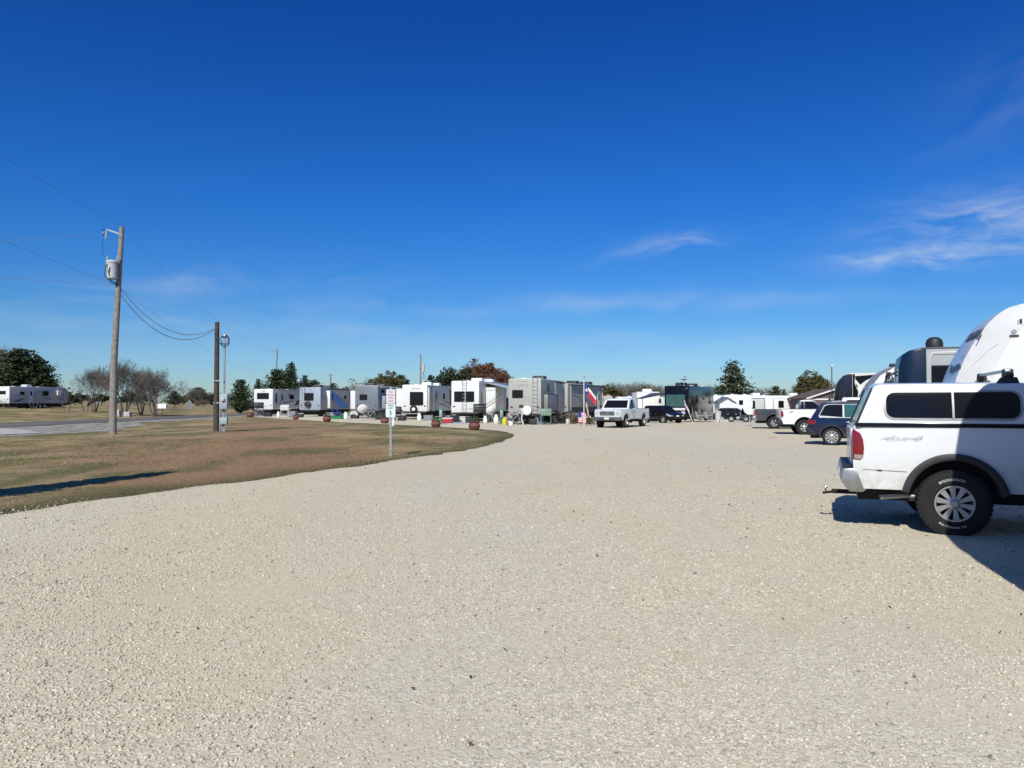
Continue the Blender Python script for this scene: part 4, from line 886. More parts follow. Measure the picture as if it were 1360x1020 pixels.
# loose stones on the gravel, individually modelled near the camera
def stones(n, ymin, ymax, smin, smax, sd, fade):
    g = np.random.default_rng(sd); Y = np.sqrt(g.uniform(ymin ** 2, ymax ** 2, n)); Xx = Y * g.uniform(-.80, .80, n) ; ins = in_poly(Xx, Y, GP_S); keep = ins | ((edge_dist(Xx, Y) < .35 + .5 * g.uniform(0, 1, n) ** 3) & (g.uniform(0, 1, n) < .28)); Xx, Y = Xx[keep], Y[keep]
    keep = g.uniform(0, 1, len(Y)) > np.clip((Y - fade[0]) / (fade[1] - fade[0]), 0, 1) ** .8; Xx, Y = Xx[keep], Y[keep]
    d = np.array([mnoise.noise(Vector((a * .7, b * .7, 9))) for a, b in zip(Xx, Y)]); keep = g.uniform(-.55, .35, len(d)) < d + .16; Xx, Y = Xx[keep], Y[keep]; n = len(Y)
    t = (1 + 5 ** .5) / 2; I = np.array([(-1, t, 0), (1, t, 0), (-1, -t, 0), (1, -t, 0), (0, -1, t), (0, 1, t), (0, -1, -t), (0, 1, -t), (t, 0, -1), (t, 0, 1), (-t, 0, -1), (-t, 0, 1)]); I = I / np.linalg.norm(I[0])
    Fc = np.array([(0, 11, 5), (0, 5, 1), (0, 1, 7), (0, 7, 10), (0, 10, 11), (1, 5, 9), (5, 11, 4), (11, 10, 2), (10, 7, 6), (7, 1, 8), (3, 9, 4), (3, 4, 2), (3, 2, 6), (3, 6, 8), (3, 8, 9), (4, 9, 5), (2, 4, 11), (6, 2, 10), (8, 6, 7), (9, 8, 1)])
    V = I[None] * g.uniform(.72, 1.2, (n, 12, 1)); V = V * np.stack([g.uniform(.8, 1.4, n), g.uniform(.7, 1.1, n), g.uniform(.4, .75, n)], 1)[:, None]
    a = g.uniform(0, 2 * PI, n); ca, sa = np.cos(a), np.sin(a); x, y = V[:, :, 0] * ca[:, None] - V[:, :, 1] * sa[:, None], V[:, :, 0] * sa[:, None] + V[:, :, 1] * ca[:, None]
    s = (smin + (smax - smin) * g.uniform(0, 1, n) ** 3)[:, None]; tilt = g.normal(0, .3, n)[:, None]; z = V[:, :, 2] + x * tilt
    P_ = np.stack([x * s + Xx[:, None], y * s + Y[:, None], z * s + .02 + s * .22], 2).reshape(-1, 3); Fx = (Fc[None] + 12 * np.arange(n)[:, None, None]).reshape(-1)
    k = g.uniform(0, 1, n); wv = g.uniform(0, 1, n)
    base = np.stack([.41 + .28 * k, .375 + .265 * k, .295 + .235 * k], 1); base[wv < .03] *= .5; base[wv > .9] *= np.array([1.04, .98, .90]); base[(wv > .5) & (wv < .62)] *= np.array([.94, .98, 1.03])
    return P_, Fx, np.repeat(base, 12, 0)
def tri_mesh(name, P_, Fx, colr, m):
    me = bpy.data.meshes.new(name); nv = len(P_); nf = len(Fx) // 3; me.vertices.add(nv); me.loops.add(nf * 3); me.polygons.add(nf)
    me.vertices.foreach_set("co", P_.ravel().astype(np.float32)); me.loops.foreach_set("vertex_index", Fx.astype(np.int32)); me.polygons.foreach_set("loop_start", np.arange(0, nf * 3, 3, dtype=np.int32)); me.polygons.foreach_set("loop_total", np.full(nf, 3, dtype=np.int32))
    me.update(calc_edges=True); at = me.attributes.new("tint", 'FLOAT_COLOR', 'POINT'); c4 = np.concatenate([colr, np.ones((nv, 1))], 1); at.data.foreach_set("color", c4.ravel().astype(np.float32)); me.materials.append(m); return me
A = stones(230000, 2.2, 11.0, .0042, .0125, 1, (6.0, 11.0)); B = stones(60000, 6, 17, .008, .019, 2, (12.0, 17.0))
P_ = np.concatenate([A[0], B[0]]); Fx = np.concatenate([A[1], B[1] + len(A[0])]); Cc = np.concatenate([A[2], B[2]])
tag(meshobj("loose_gravel", tri_mesh("loose_gravel", P_, Fx, Cc, attr_mat("loose_stone"))), kind="stuff")
# fallen leaves and bits of debris on the gravel
gl = np.random.default_rng(77); nL = 420; YL = gl.uniform(3.5, 34, nL); XL = YL * gl.uniform(-.7, .72, nL); kp = in_poly(XL, YL, GP_S); cl_ = gl.uniform(0, 1, nL) < .5; XL = np.where(cl_, 5.5 + gl.normal(0, 2.2, nL), XL); YL = np.where(cl_, gl.uniform(9, 26, nL), YL); kp = kp | cl_; XL, YL = XL[kp], YL[kp]
lmz = quads_mesh("leaf_litter", np.stack([XL, YL, np.full(len(XL), .034)], 1), gl.uniform(.008, .024, len(XL)), mat("dead_leaf", (.12, .08, .045), .9, 0, .4, 5), .0)
tag(meshobj("leaf_litter", lmz), kind="stuff")
# grass blades
def blades(n, g, x0, x1, y0, y1, hmin, hmax, w, near_edge=False, lean=.5):
    Xx = g.uniform(x0, x1, n); Y = y0 + (y1 - y0) * g.uniform(0, 1, n) ** 1.4
    k = (~in_poly(Xx, Y, GP_S)) & (Xx > -30); d = edge_dist(Xx, Y); 
    if near_edge: k = (d < .55) & (Xx > -30) & ((~in_poly(Xx, Y, GP_S)) | (d < .18))
    Xx, Y, d = Xx[k], Y[k], d[k]; n = len(Y); h = g.uniform(hmin, hmax, n); a = g.uniform(0, 2 * PI, n); dx, dy = np.cos(a) * w, np.sin(a) * w; lx, ly = g.normal(0, lean, n) * h, g.normal(0, lean, n) * h
    z0 = np.zeros(n); V = np.stack([np.stack([Xx - dx, Y - dy, z0 - .005], 1), np.stack([Xx + dx, Y + dy, z0 - .005], 1), np.stack([Xx + lx, Y + ly, h], 1)], 1).reshape(-1, 3)
    pa = np.array([mnoise.noise(Vector((x * .35, y * .2, 2))) for x, y in zip(Xx, Y)]); r = g.uniform(0, 1, n)
    red = np.exp(-((Xx + .30 * Y + .5) / 3.2) ** 2) > g.uniform(.1, 1, n); col = np.where(red[:, None], [.29, .18, .10], 0) + (~red)[:, None] * np.where((r < .45)[:, None], [.40, .30, .16], np.where((r < .8)[:, None], [.29, .165, .09], [.54, .44, .27]))
    ol = (pa + g.normal(0, .14, n) > .0 + .45 * np.exp(-((Xx + .30 * Y + .5) / 3.2) ** 2)) | (d < .5 + .25 * g.normal(size=n)) & (r < .75); col = np.where(ol[:, None], np.where((r < .5)[:, None], [.085, .09, .035], [.16, .15, .06]), col) * g.uniform(.7, 1.15, (n, 1))
    return V, np.arange(3 * n), np.repeat(col, 3, 0)
g = np.random.default_rng(5)
parts = [blades(170000, g, -22, .5, 8.5, 34, .012, .036, .004, lean=1.0), blades(70000, g, -12, .5, 9, 30, .03, .075, .0035, near_edge=True, lean=.7), blades(26000, g, -28, -3, 20, 44, .02, .05, .008, lean=1.0)]
o_ = 0; VV = []; FF = []; CC = []
for V, f_, c_ in parts: VV.append(V); FF.append(f_ + o_); CC.append(c_); o_ += len(V)
tag(meshobj("dry_grass", tri_mesh("dry_grass", np.concatenate(VV), np.concatenate(FF), np.concatenate(CC), attr_mat("grass_blade"))), kind="stuff")

# ---------------------------------------------------------------- world, sun, camera
SUN_AZ, SUN_EL = 16.0, 41.0
wd = bpy.data.worlds.new("World"); SC.world = wd; wd.use_nodes = True; nt = wd.node_tree; bg = nt.nodes["Background"]
sky = nt.nodes.new("ShaderNodeTexSky"); sky.sky_type = 'NISHITA'; sky.sun_disc = False; sky.sun_elevation = R(SUN_EL); sky.sun_rotation = R(180 + SUN_AZ); sky.altitude = 300; sky.air_density = 1.0; sky.dust_density = SKY_DUST if 'SKY_DUST' in globals() else .3; sky.ozone_density = 3.0
hsv = nt.nodes.new("ShaderNodeHueSaturation"); hsv.inputs["Saturation"].default_value = 1.25; hsv.inputs["Hue"].default_value = .505; nt.links.new(sky.outputs[0], hsv.inputs["Color"])
tc = nt.nodes.new("ShaderNodeTexCoord"); sx = nt.nodes.new("ShaderNodeSeparateXYZ"); nt.links.new(tc.outputs["Generated"], sx.inputs[0])
yv = mth(nt, 'MAXIMUM', sx.outputs[1], .05); u = mth(nt, 'DIVIDE', sx.outputs[0], yv); v = mth(nt, 'DIVIDE', sx.outputs[2], yv)
def comb(a, b_, c_=0.0):
    x = nt.nodes.new("ShaderNodeCombineXYZ")
    for i, q in enumerate((a, b_, c_)):
        if isinstance(q, (int, float)): x.inputs[i].default_value = q
        else: nt.links.new(q, x.inputs[i])
    return x.outputs[0]
def wisp(u0, v0, ru, rv_, ang, amt, sc=9.0, lo=.38, hi=.75, seed=0.0):
    ca, sa = math.cos(R(ang)), math.sin(R(ang)); du = mth(nt, 'SUBTRACT', u, u0); dv = mth(nt, 'SUBTRACT', v, v0)
    a = mth(nt, 'ADD', mth(nt, 'MULTIPLY', du, ca), mth(nt, 'MULTIPLY', dv, sa)); b_ = mth(nt, 'SUBTRACT', mth(nt, 'MULTIPLY', dv, ca), mth(nt, 'MULTIPLY', du, sa))
    wv = mth(nt, 'MULTIPLY', mth(nt, 'SUBTRACT', noise(nt, comb(a, b_, seed + 3), 6, 2, .6), .5), .05); b_ = mth(nt, 'ADD', b_, wv)
    g_ = mth(nt, 'EXPONENT', mth(nt, 'MULTIPLY', mth(nt, 'ADD', mth(nt, 'POWER', mth(nt, 'ABSOLUTE', mth(nt, 'DIVIDE', a, ru)), 2.0), mth(nt, 'POWER', mth(nt, 'ABSOLUTE', mth(nt, 'DIVIDE', b_, rv_)), 2.0)), -1.0))
    n_ = noise(nt, comb(mth(nt, 'MULTIPLY', a, .22), b_, seed), sc * 3, 5, .62, .8)
    return mth(nt, 'MULTIPLY', mth(nt, 'MULTIPLY', g_, maprange(nt, n_, lo, hi)), amt)
W = [wisp(.62, .235, .13, .030, 4, .62, 11, .36, .80, seed=1), wisp(.56, .195, .12, .016, 6, .55, 12, seed=2), wisp(.67, .255, .09, .035, 14, .32, 9, seed=11), wisp(.215, .212, .055, .010, 3, .42, 14, seed=3), wisp(.17, .206, .07, .009, 14, .16, 14, seed=4), wisp(.46, .187, .05, .007, 0, .38, 14, seed=5),
     wisp(.70, .42, .16, .06, 30, .08, 5, seed=6), wisp(.05, .13, .5, .012, 1, .22, 5, seed=17), wisp(-.35, .10, .4, .012, -2, .22, 5, seed=7), wisp(.1, .075, .7, .02, 0, .22, 4, seed=9), wisp(-.45, .15, .22, .02, 3, .26, 6, seed=10)]
tot = W[0]
for w_ in W[1:]: tot = mth(nt, 'ADD', tot, w_)
tot = mth(nt, 'MINIMUM', tot, .8)
grad = nt.nodes.new("ShaderNodeMix"); grad.data_type = 'RGBA'; grad.blend_type = 'MULTIPLY'; grad.inputs[0].default_value = 1
nt.links.new(hsv.outputs[0], grad.inputs[6]); elev = maprange(nt, sx.outputs[2], .0, 1.0)
tint = ramp(nt, elev, [(0, SKY_T[0]), (.11, SKY_T[1]), (.25, SKY_T[2]), (.48, SKY_T[3]), (.75, (.55, .80, 1.0))]); nt.links.new(tint, grad.inputs[7])
cl = mixc(nt, tot, grad.outputs[2], CLOUD_C)
nt.links.new(cl, bg.inputs["Color"]); bg.inputs["Strength"].default_value = SKY_S
ld = bpy.data.lights.new("sun", 'SUN'); ld.energy = SUN_S; ld.angle = R(.53); ld.color = (1, .965, .86); lo_ = bpy.data.objects.new("sun", ld); COL.objects.link(lo_)
dv_ = Vector((-math.sin(R(SUN_AZ)) * math.cos(R(SUN_EL)), -math.cos(R(SUN_AZ)) * math.cos(R(SUN_EL)), math.sin(R(SUN_EL)))); lo_.rotation_euler = dv_.to_track_quat('Z', 'Y').to_euler(); lo_.location = dv_ * 60
cd = bpy.data.cameras.new("camera"); cd.sensor_width = 36; cd.lens = 36 * F / 1360; cd.clip_end = 5000; cam = bpy.data.objects.new("camera", cd); COL.objects.link(cam)
cam.location = (0, 0, EYE); cam.rotation_euler = (R(90) + math.atan((HZ - 510) / F), 0, 0); SC.camera = cam
SC.view_settings.view_transform = 'Standard'; SC.view_settings.look = 'None'; SC.view_settings.exposure = EXPO; SC.view_settings.gamma = 1
SC.cycles.use_denoising = True
SC.cycles.use_adaptive_sampling = True; SC.cycles.adaptive_threshold = .02
SC.cycles.max_bounces = 5; SC.cycles.diffuse_bounces = 3; SC.cycles.glossy_bounces = 3; SC.cycles.transmission_bounces = 2; SC.cycles.caustics_reflective = False
def L3(px, Y, dz=0.0): x = X(px, Y); return (x, Y, gz(x, Y) + dz)
def H(th): return R(90 - th)
# ================================================================ right-hand row
A22 = R(-22)
DUSTY = mat("dusty_white_paint", (.69, .71, .73), .28, 0, .03, 2, coat=.5)
_nt = DUSTY.node_tree; _b = _nt.nodes["Principled BSDF"]; _src = _b.inputs["Base Color"].links[0].from_socket; _tc = _nt.nodes.new("ShaderNodeTexCoord"); _sx = _nt.nodes.new("ShaderNodeSeparateXYZ"); _nt.links.new(_tc.outputs["Object"], _sx.inputs[0])
_m = mth(_nt, 'MULTIPLY', maprange(_nt, _sx.outputs[2], 1.05, .55), maprange(_nt, noise(_nt, _tc.outputs["Object"], 9, 6, .7), .35, .7, .1, .75)); _nt.links.new(mixc(_nt, _m, _src, (.40, .35, .28)), _b.inputs["Base Color"])
near = pickup("pickup_truck", "white pickup with camper shell, black base stripe and big lettered tyres, nearest vehicle", (5.80, 10.27, 0), A22, DUSTY, cap=True, detail=True, flare=True, z0=.55, spokes=10, Rt=.412, zb=1.345)
# tyre lettering on the wheels
def ring_text(txt, r, size, a0, par, flip=False):
    me = text_me(txt, size, LETTER_W, ext=.0015, bold=0.0, space=1.12)
    for v in me.vertices:
        u, w_ = v.co.x, v.co.y; a = R(a0) - (u / r if not flip else -u / r); rr = r + (w_ if not flip else -w_); v.co = (rr * math.cos(a), v.co.z, rr * math.sin(a))
    me.flip_normals() if False else None
    o = meshobj("tyre_lettering", me, par); o.location = (0, -.139, 0); return o
for o in near.children:
    if o.name.split('.')[0] == "wheel" and o.location.y < 0:
        o.rotation_euler[1] = 0
        ring_text("BFGOODRICH", .295, .042, 96, o); ring_text("ALL-TERRAIN T/A", .292, .036, -96, o, True)
# faint outlined 4x4 badge, crease, hitch, exhaust, roof bar
o = text_on("badge", "4x4", .155, mat("ghost_decal", (.50, .50, .50), .5, 0, .1), near, (-.60, -1.001, 1.205), RIGHTROT, outline=.002, shear=.3); o.scale = (2.0, .55, 1)
m = MB(); m.bar((-1.02, -.986, .80), (-.52, -.990, .785), .004, .006, mat("crease_line_grey", (.4, .4, .41), .6)); m.bar((-.86, -.988, .792), (-.80, -.988, .790), .004, .014, UNDER); m.build("painted_body_crease", near)  # body crease and dent, their shading put in as grey and dark strips
m = MB(); m.tube([(-1.0, 0, .40), (-1.38, 0, .40)], .032, UNDER, 8); m.bar((-1.32, 0, .40), (-1.50, 0, .37), .06, .03, UNDER); m.tube([(-1.46, 0, .38), (-1.46, 0, .43)], .014, CHROME, 8); m.lathe([(0, -.027), (.02, -.018), (.027, 0), (.02, .018), (0, .027)], CHROME, (-1.46, 0, .455), 'z', 14); m.build("tow_hitch", near)
m = MB(); m.tube([(.3, -.62, .46), (-.55, -.72, .45), (-.82, -.80, .43)], [.026, .030, .033], GALV, 12, cap=False); m.lathe([(.040, 0), (.036, .004), (.036, .06)], UNDER, (0, 0, 0), 'x', 10) if False else None; m.build("exhaust_pipe", near)
for s_ in (-1, 1): m = MB(); m.bar((-1.05, s_ * .9, .60), (-.55, s_ * .9, .56), .05, .05, UNDER); m.build("bumper_bracket", near)
rack = thing("roof_rack_bar", "grey roof rack crossbar bolted on top of the nearest white camper shell", "roof rack"); rack.parent = None
rack.location = near.matrix_basis @ Vector((.60, 0, 1.9)); rack.rotation_euler = (0, 0, A22)
m = MB(); m.bar((0, -.86, .135), (0, .86, .135), .065, .035, ALU); m.build("bar", rack, bevel=.008)
for s in (-1, 1):
    m = MB(); m.prism([(-.14, -.055 + .0), (.14, -.055), (.10, .06), (-.06, .06)], s * .80 - .05, s * .80 + .05, PLASTIC); m.prism([(-.05, .06), (.07, .06), (.06, .16), (-.04, .16)], s * .80 - .05, s * .80 + .06, PLASTIC); m.build("foot", rack, bevel=.012)
# white fifth wheel behind it
AX = R(158)
def nose_loc(px, Y, L, W=2.5):   # local +y side is the near side; near front corner sits at (px,Y)
    c = Vector((X(px, Y), Y, 0)); f = Vector((math.cos(AX), math.sin(AX), 0)); l = Vector((-f.y, f.x, 0))
    p = c - l * (W / 2) - f * L; return (p.x, p.y, gz(p.x, p.y))
Lq = 11
NS = [(Lq - 1.7, 3.86), (Lq - 1.25, 3.80), (Lq - .98, 3.68), (Lq - .66, 3.36), (Lq - .36, 2.86), (Lq - .12, 2.33), (Lq, 1.88), (Lq - .08, 1.68), (Lq - .5, 1.60)]
def smoothpts(p, it=3):
    for _ in range(it):
        q = [p[0]]
        for (x0, y0), (x1, y1) in zip(p, p[1:]): q += [(x0 * .75 + x1 * .25, y0 * .75 + y1 * .25), (x0 * .25 + x1 * .75, y0 * .25 + y1 * .75)]
        q.append(p[-1]); p = q
    return p
NS2 = smoothpts([(Lq - 2.6, 3.86)] + NS, 3)
fp = [(0, .9), (0, 3.75), (.1, 3.85), (Lq - 3.2, 3.86)] + NS2 + [(Lq - 2.7, 1.62), (Lq - 2.8, 1.4), (Lq - 2.8, .8)]
def fwfn(x, y, z):
    zf = [(1.6, Lq - .5), (1.68, Lq - .08), (1.88, Lq), (2.33, Lq - .12), (2.86, Lq - .36), (3.36, Lq - .66), (3.68, Lq - .98), (3.80, Lq - 1.25), (3.9, Lq - 1.7)]
    if x < Lq - 3 or z < 1.58: return (x, y, z)
    d = max(0.0, lerp_prof(zf, z) - x); u = max(0.0, 1 - d / .85); return (x, y * (1 - .20 * u * u), z)
fw = rv("fifth_wheel_trailer", "large white trailer with tall sloping front cap rising above the nearest pickup", "trailer", nose_loc(1268, 17.0, Lq), AX, L=Lq, H=3.86, fl=.9, side=W_SHELL, nose='fifth', prof=fp, left_wins=[(5.5, 2.3, 1.2, .7)], ac=[(4.5, W_SHELL)], lamps=False, bumper=False, nose_fn=lambda x, y, z: fwfn(x, y, z))
capm = mat("pearl_grey_cap", (.62, .625, .62), .3, 0, .04, coat=.3)
m = MB()
fpc = [(x_ + .012 * min(1, max(0, (x_ - Lq + 2.6) / 1.2)), z_ + .008) for x_, z_ in NS2 if z_ > 1.66 and x_ > Lq - 2.15] + [(Lq - .06, 1.664), (Lq - .5, 1.596)] + smoothpts([(Lq - .95, 1.60), (Lq - .72, 2.0), (Lq - .80, 2.5), (Lq - 1.05, 3.0), (Lq - 1.5, 3.55), (Lq - 2.2, 3.862)], 3)
fcap = solid("front_cap", fpc, 1.262, fwfn, capm, fw, xc=[Lq - 2.3 + .13 * k for k in range(18)], zc=[1.75 + .15 * k for k in range(14)], bevel=.04, seg=3)
def on_nose(u):  # point on the sloping front
    a, b = Vector((Lq - .72, 0, 3.44)), Vector((Lq - .14, 0, 2.36)); return a.lerp(b, u)
ang = math.atan2(1.0, .70)
for txt, uu, sz, yy_ in (("MONTANA", .25, .34, .40), ):
    o = meshobj("front_lettering", text_me(txt, sz, DARK_GR, ext=.004, bold=.006, shear=.2), fw); p = on_nose(uu); nrm = Vector((1.08, 0, .58)).normalized(); upv = Vector((-.58, 0, 1.08)).normalized()
    M_ = Matrix((Vector((0, 1, 0)), upv, nrm)).transposed().to_4x4(); M_.translation = p + nrm * .05 + Vector((0, yy_, 0)); o.matrix_basis = M_
m = MB()
def nose_poly(pts, mm):
    nrm = Vector((1.08, 0, .58)).normalized(); vs = []
    for (y, u) in pts: p = on_nose(u) + nrm * .045; vs.append((p.x, y, p.z))
    n = len(vs); v2 = [(x - nrm.x * .02, y, z - nrm.z * .02) for x, y, z in vs]; m.add(vs + v2, [tuple(range(n)), tuple(reversed(range(n, 2 * n)))] + [(i, (i + 1) % n, n + (i + 1) % n, n + i) for i in range(n)], mm)
nose_poly([(1.1, .92), (.6, .98), (-.2, 1.02), (-.6, .82), (-.1, .9), (.5, .84)], DARK_GR); nose_poly([(.95, .62), (.75, .68), (.3, .72), (.7, .60), (.9, .55)], DARK_GR); m.build("front_graphic", fw)
cr_ = smoothpts([(Lq - .05, 2.05), (Lq - .25, 2.35), (Lq - .60, 2.75), (Lq - .85, 2.95)], 3)
m = MB(); cr_ = [Vector(fwfn(x_, 1.268, z_)) for x_, z_ in cr_]; m.tube(cr_, [.004] + [.013] * (len(cr_) - 2) + [.004], mat("pale_crease", (.66, .67, .70), .3, 0, .03), 6); m.build("side_crease", fw)
ym = fwfn(Lq - 1.3, 1.262, 3.42)[1]; m = MB(); m.box(Lq - 1.30, Lq - 1.26, ym - .03, ym + .02, 3.37, 3.47, PLASTIC); m.box(Lq - 1.25, Lq - 1.22, ym - .04, ym + .01, 3.35, 3.45, CLEAR_L); m.build("marker_lamp", fw)
m = MB(); ye = fwfn(Lq - 1.15, 1.262, 3.15)[1]; m.prism(rrect(Lq - 1.24, Lq - 1.06, 3.08, 3.13, .02), ye - .03, ye + .012, DARK_GR); m.prism(arc(Lq - 1.15, 3.20, .05, 0, 360, 12), ye - .03, ye + .012, LETTER_G); m.build("small_emblem", fw)
# blue-fronted motorhome
bm1 = rv("motorhome", "motorhome with dark blue rounded front, grey side and black dome on its roof", "motorhome", nose_loc(1194, 29.0, 10.5), AX, L=10.5, H=3.70, fl=.75, side=mat("sand_grey_paint", (.33, .34, .34), .3, 0, .05, coat=.5), nose='A', front=TEAL_CAP, front_len=.95, left_wins=[(9.0 - .05, 2.62, 1.15, .85), (6.0, 2.5, 1.4, .8)], front_win=(1.6, 2.95, GLASS_G), lamps=False, bumper=False, roofcol=DARK_GR,
          prof=[(0, .45), (0, 3.6), (.1, 3.7), (9.75, 3.7), (10.12, 3.62), (10.36, 3.42), (10.46, 3.0), (10.5, 1.5), (10.53, .5), (10.4, .4)])
m = MB(); m.prism([(9.40, 1.2), (9.56, 1.2), (9.56, 3.35), (9.40, 3.55), (7.0, 3.55), (7.0, 3.45), (9.3, 3.45), (9.40, 3.3)], 1.255, 1.275, mat("pale_silver_paint", (.38, .39, .38), .3, 0, .05)); m.build("awning_surround", bm1, bevel=.01)
text_on("side_lettering", "SOUTHWIND", .17, LETTER_W, bm1, (8.2, 1.262, 3.13), LEFTROT, bold=.003)
m = MB(); m.lathe([(.26, 3.73), (.30, 3.78), (.31, 3.95), (.26, 4.10), (.15, 4.18), (0, 4.2)], PLASTIC, (9.15, .1, 0), 'z', 22); m.build("radar_dome", bm1)
# two white ones farther along the row
w1 = rv("fifth_wheel_trailer", "white fifth wheel with dark tinted sloping nose between the blue-fronted and plum-fronted rigs", "trailer", nose_loc(1143, 42.0, 10), AX, L=10, H=3.62, fl=.85, side=W_SHELL, nose='fifth', lamps=False, bumper=False, left_wins=[(8.3, 2.7, .35, .6), (4.5, 2.4, 1.2, .6)], 
        prof=[(0, .85), (0, 3.5), (.1, 3.62), (7.8, 3.62), (8.6, 3.55), (9.2, 3.2), (9.65, 2.6), (10, 1.95), (9.95, 1.75), (7.5, 1.7), (7.4, 1.5), (7.4, .85)])
m = MB(); m.prism([(8.2, 3.635), (8.62, 3.57), (9.22, 3.22), (9.67, 2.62), (10.02, 1.95), (9.75, 1.95), (9.42, 2.55), (9.0, 3.12), (8.45, 3.46)], -1.262, 1.262, mat('smoky_lilac_cap', (.16, .16, .20), .25, 0, .1, coat=.4)); m.build('front_cap', w1, bevel=.04)
m = MB(); m.box(8.05, 8.5, .2, .7, 3.62, 3.80, PLASTIC); m.box(7.1, 7.6, .2, .7, 3.64, 3.85, PLASTIC); m.build("roof_unit", w1, bevel=.05)
m = MB(); m.tube([(8.9, 1.27, 2.45), (8.75, 1.4, 2.9), (8.6, 1.3, 3.2)], .04, PLASTIC, 6); m.box(8.45, 8.75, 1.25, 1.5, 2.75, 2.85, PLASTIC); m.box(8.5, 8.72, 1.26, 1.5, 3.1, 3.3, PLASTIC); m.build("side_bracket", w1)
w2 = rv("motorhome", "cream motorhome with rounded plum and black front graphic, beyond the blue car", "motorhome", nose_loc(1107, 54.0, 10), AX, L=10, H=3.68, fl=.75, side=TAN_GR, nose='A', lamps=False, bumper=False, front=PURPLE_CAP, front_len=1.25, front_win=(1.4, 2.5, GLASS_G), left_wins=[(5.0, 2.4, 1.2, .6)], roofcol=W_SHELL,
        prof=[(0, .45), (0, 3.6), (.1, 3.68), (8.95, 3.68), (9.35, 3.55), (9.65, 3.2), (9.85, 2.7), (9.98, 1.6), (10.02, .5), (9.9, .4)],
        swoosh=[(1, [(8.75, 3.66), (8.6, 3.66), (8.62, 3.0), (8.4, 2.4), (8.5, 1.2), (8.75, 1.2)], BLACK_P), (1, [(8.6, 3.5), (7.0, 3.62), (7.9, 3.2), (8.5, 2.7)], BLACK_P), (1, [(8.55, 3.25), (8.2, 2.8), (8.1, 1.8), (8.3, 1.8), (8.35, 2.7), (8.65, 3.2)], W_SHELL)])
# neighbour just outside the frame; it casts the shade on the pickup
fN = Vector((math.cos(AX), math.sin(AX), 0)); lN = Vector((-fN.y, fN.x, 0)); cN = Vector((4.80, 7.02, 0)); pN = cN + lN * 1.25 - fN * 8.5
rv("motorhome", "white motorhome outside the right edge, shading the white pickup with camper shell", "motorhome", (pN.x, pN.y, 0), AX, L=8.5, H=4.2, fl=.7, side=W_SHELL, nose='A', lamps=False, bumper=False, front_win=(1.4, 2.7, GLASS_G), mirrors=False, left_wins=[(4, 2.4, 1.2, .6)],
   prof=[(0, .25), (0, 4.1), (.1, 4.2), (7.95, 4.2), (8.2, 4.08), (8.36, 3.88), (8.46, 3.6), (8.5, 3.35), (8.5, 1.2), (8.5, .2), (8.2, .15)])
# cars
def side_loc(px, Y, W, rz):  # rear wheel of the near side at (px,Y)
    n = Vector((-math.sin(rz), math.cos(rz), 0)) * (W / 2 - .05); p = Vector((X(px, Y), Y, 0)) + n; return (p.x, p.y, gz(p.x, p.y))
suv("blue_car", "dark blue hatchback car with silver ten-spoke wheels and silver window trim", side_loc(1104, 29.0, 1.80, A22), A22, NAVY_P)
pickup("pickup_truck", "white pickup with dark rear bumper, tail half hidden behind the blue car", side_loc(1068, 38.5, 1.98, R(-12)), R(-12), W_PAINT, zb=1.30, zr=1.72, z0=.55, dark_bump=True, wb=3.4)
text4 = [o for o in COL.objects if o.name.startswith("pickup_truck.001")][0]
text_on("badge", "Z71", .12, LETTER_K, text4, (-.62, -.995, 1.17), RIGHTROT, ext=.001, shear=.3)
pickup("pickup_truck", "dark grey pickup with six-spoke alloy wheel, tailgate at the left, behind the white pickup", side_loc(1028, 47.0, 1.95, R(-16)), R(-16), CHARC_P, zb=1.22, zr=1.80, zh=1.15, cab0=1.35, z0=.52, flare=True, wb=3.4, lamp_tall=False)
pickup("pickup_truck", "pickup with camper shell, only its white top showing over the blue car", side_loc(1146, 36.5, 1.98, A22), A22, W_PAINT, cap=True, zb=1.34, cab0=1.3)
pk = pickup("pickup_truck", "white pickup facing the camera with black grille, in the middle of the lot", (0, 0, 0), 0, W_PAINT, wb=3.35, zb=1.24, zr=1.92, zh=1.22, Rt=.42, z0=.58, cab0=1.45, fbm=mat('dull_bumper', (.13, .135, .14), .4, .5, .1))
hd = R(-90 - 29); f_ = Vector((math.cos(hd), math.sin(hd), 0)); Lf = 3.35 + .92 + .1
c_ = Vector((X(805.5, 48.6), 48.6, 0)) - f_ * Lf; pk.location = (c_.x, c_.y, gz(c_.x, c_.y)); pk.rotation_euler[2] = hd
# dark car in front of the black motorhome
hd2 = R(-64)
suv("black_car", "small black hatchback parked in front of the black motorhome", (X(869, 67), 67, gz(12, 67)), hd2, BLACK_P, rails=False, trim=False, zr=1.52, zb=.95, W=1.75, glass=GLASS, wb=2.35)
suv("black_car", "black car parked beneath the big conifer, left of the small white sign", (X(962, 78.0), 79.0, gz(21, 79)), R(-14), BLACK_P, rails=False, trim=False, zr=1.46, zb=.93, W=1.75, glass=GLASS, rear_rake=.6)
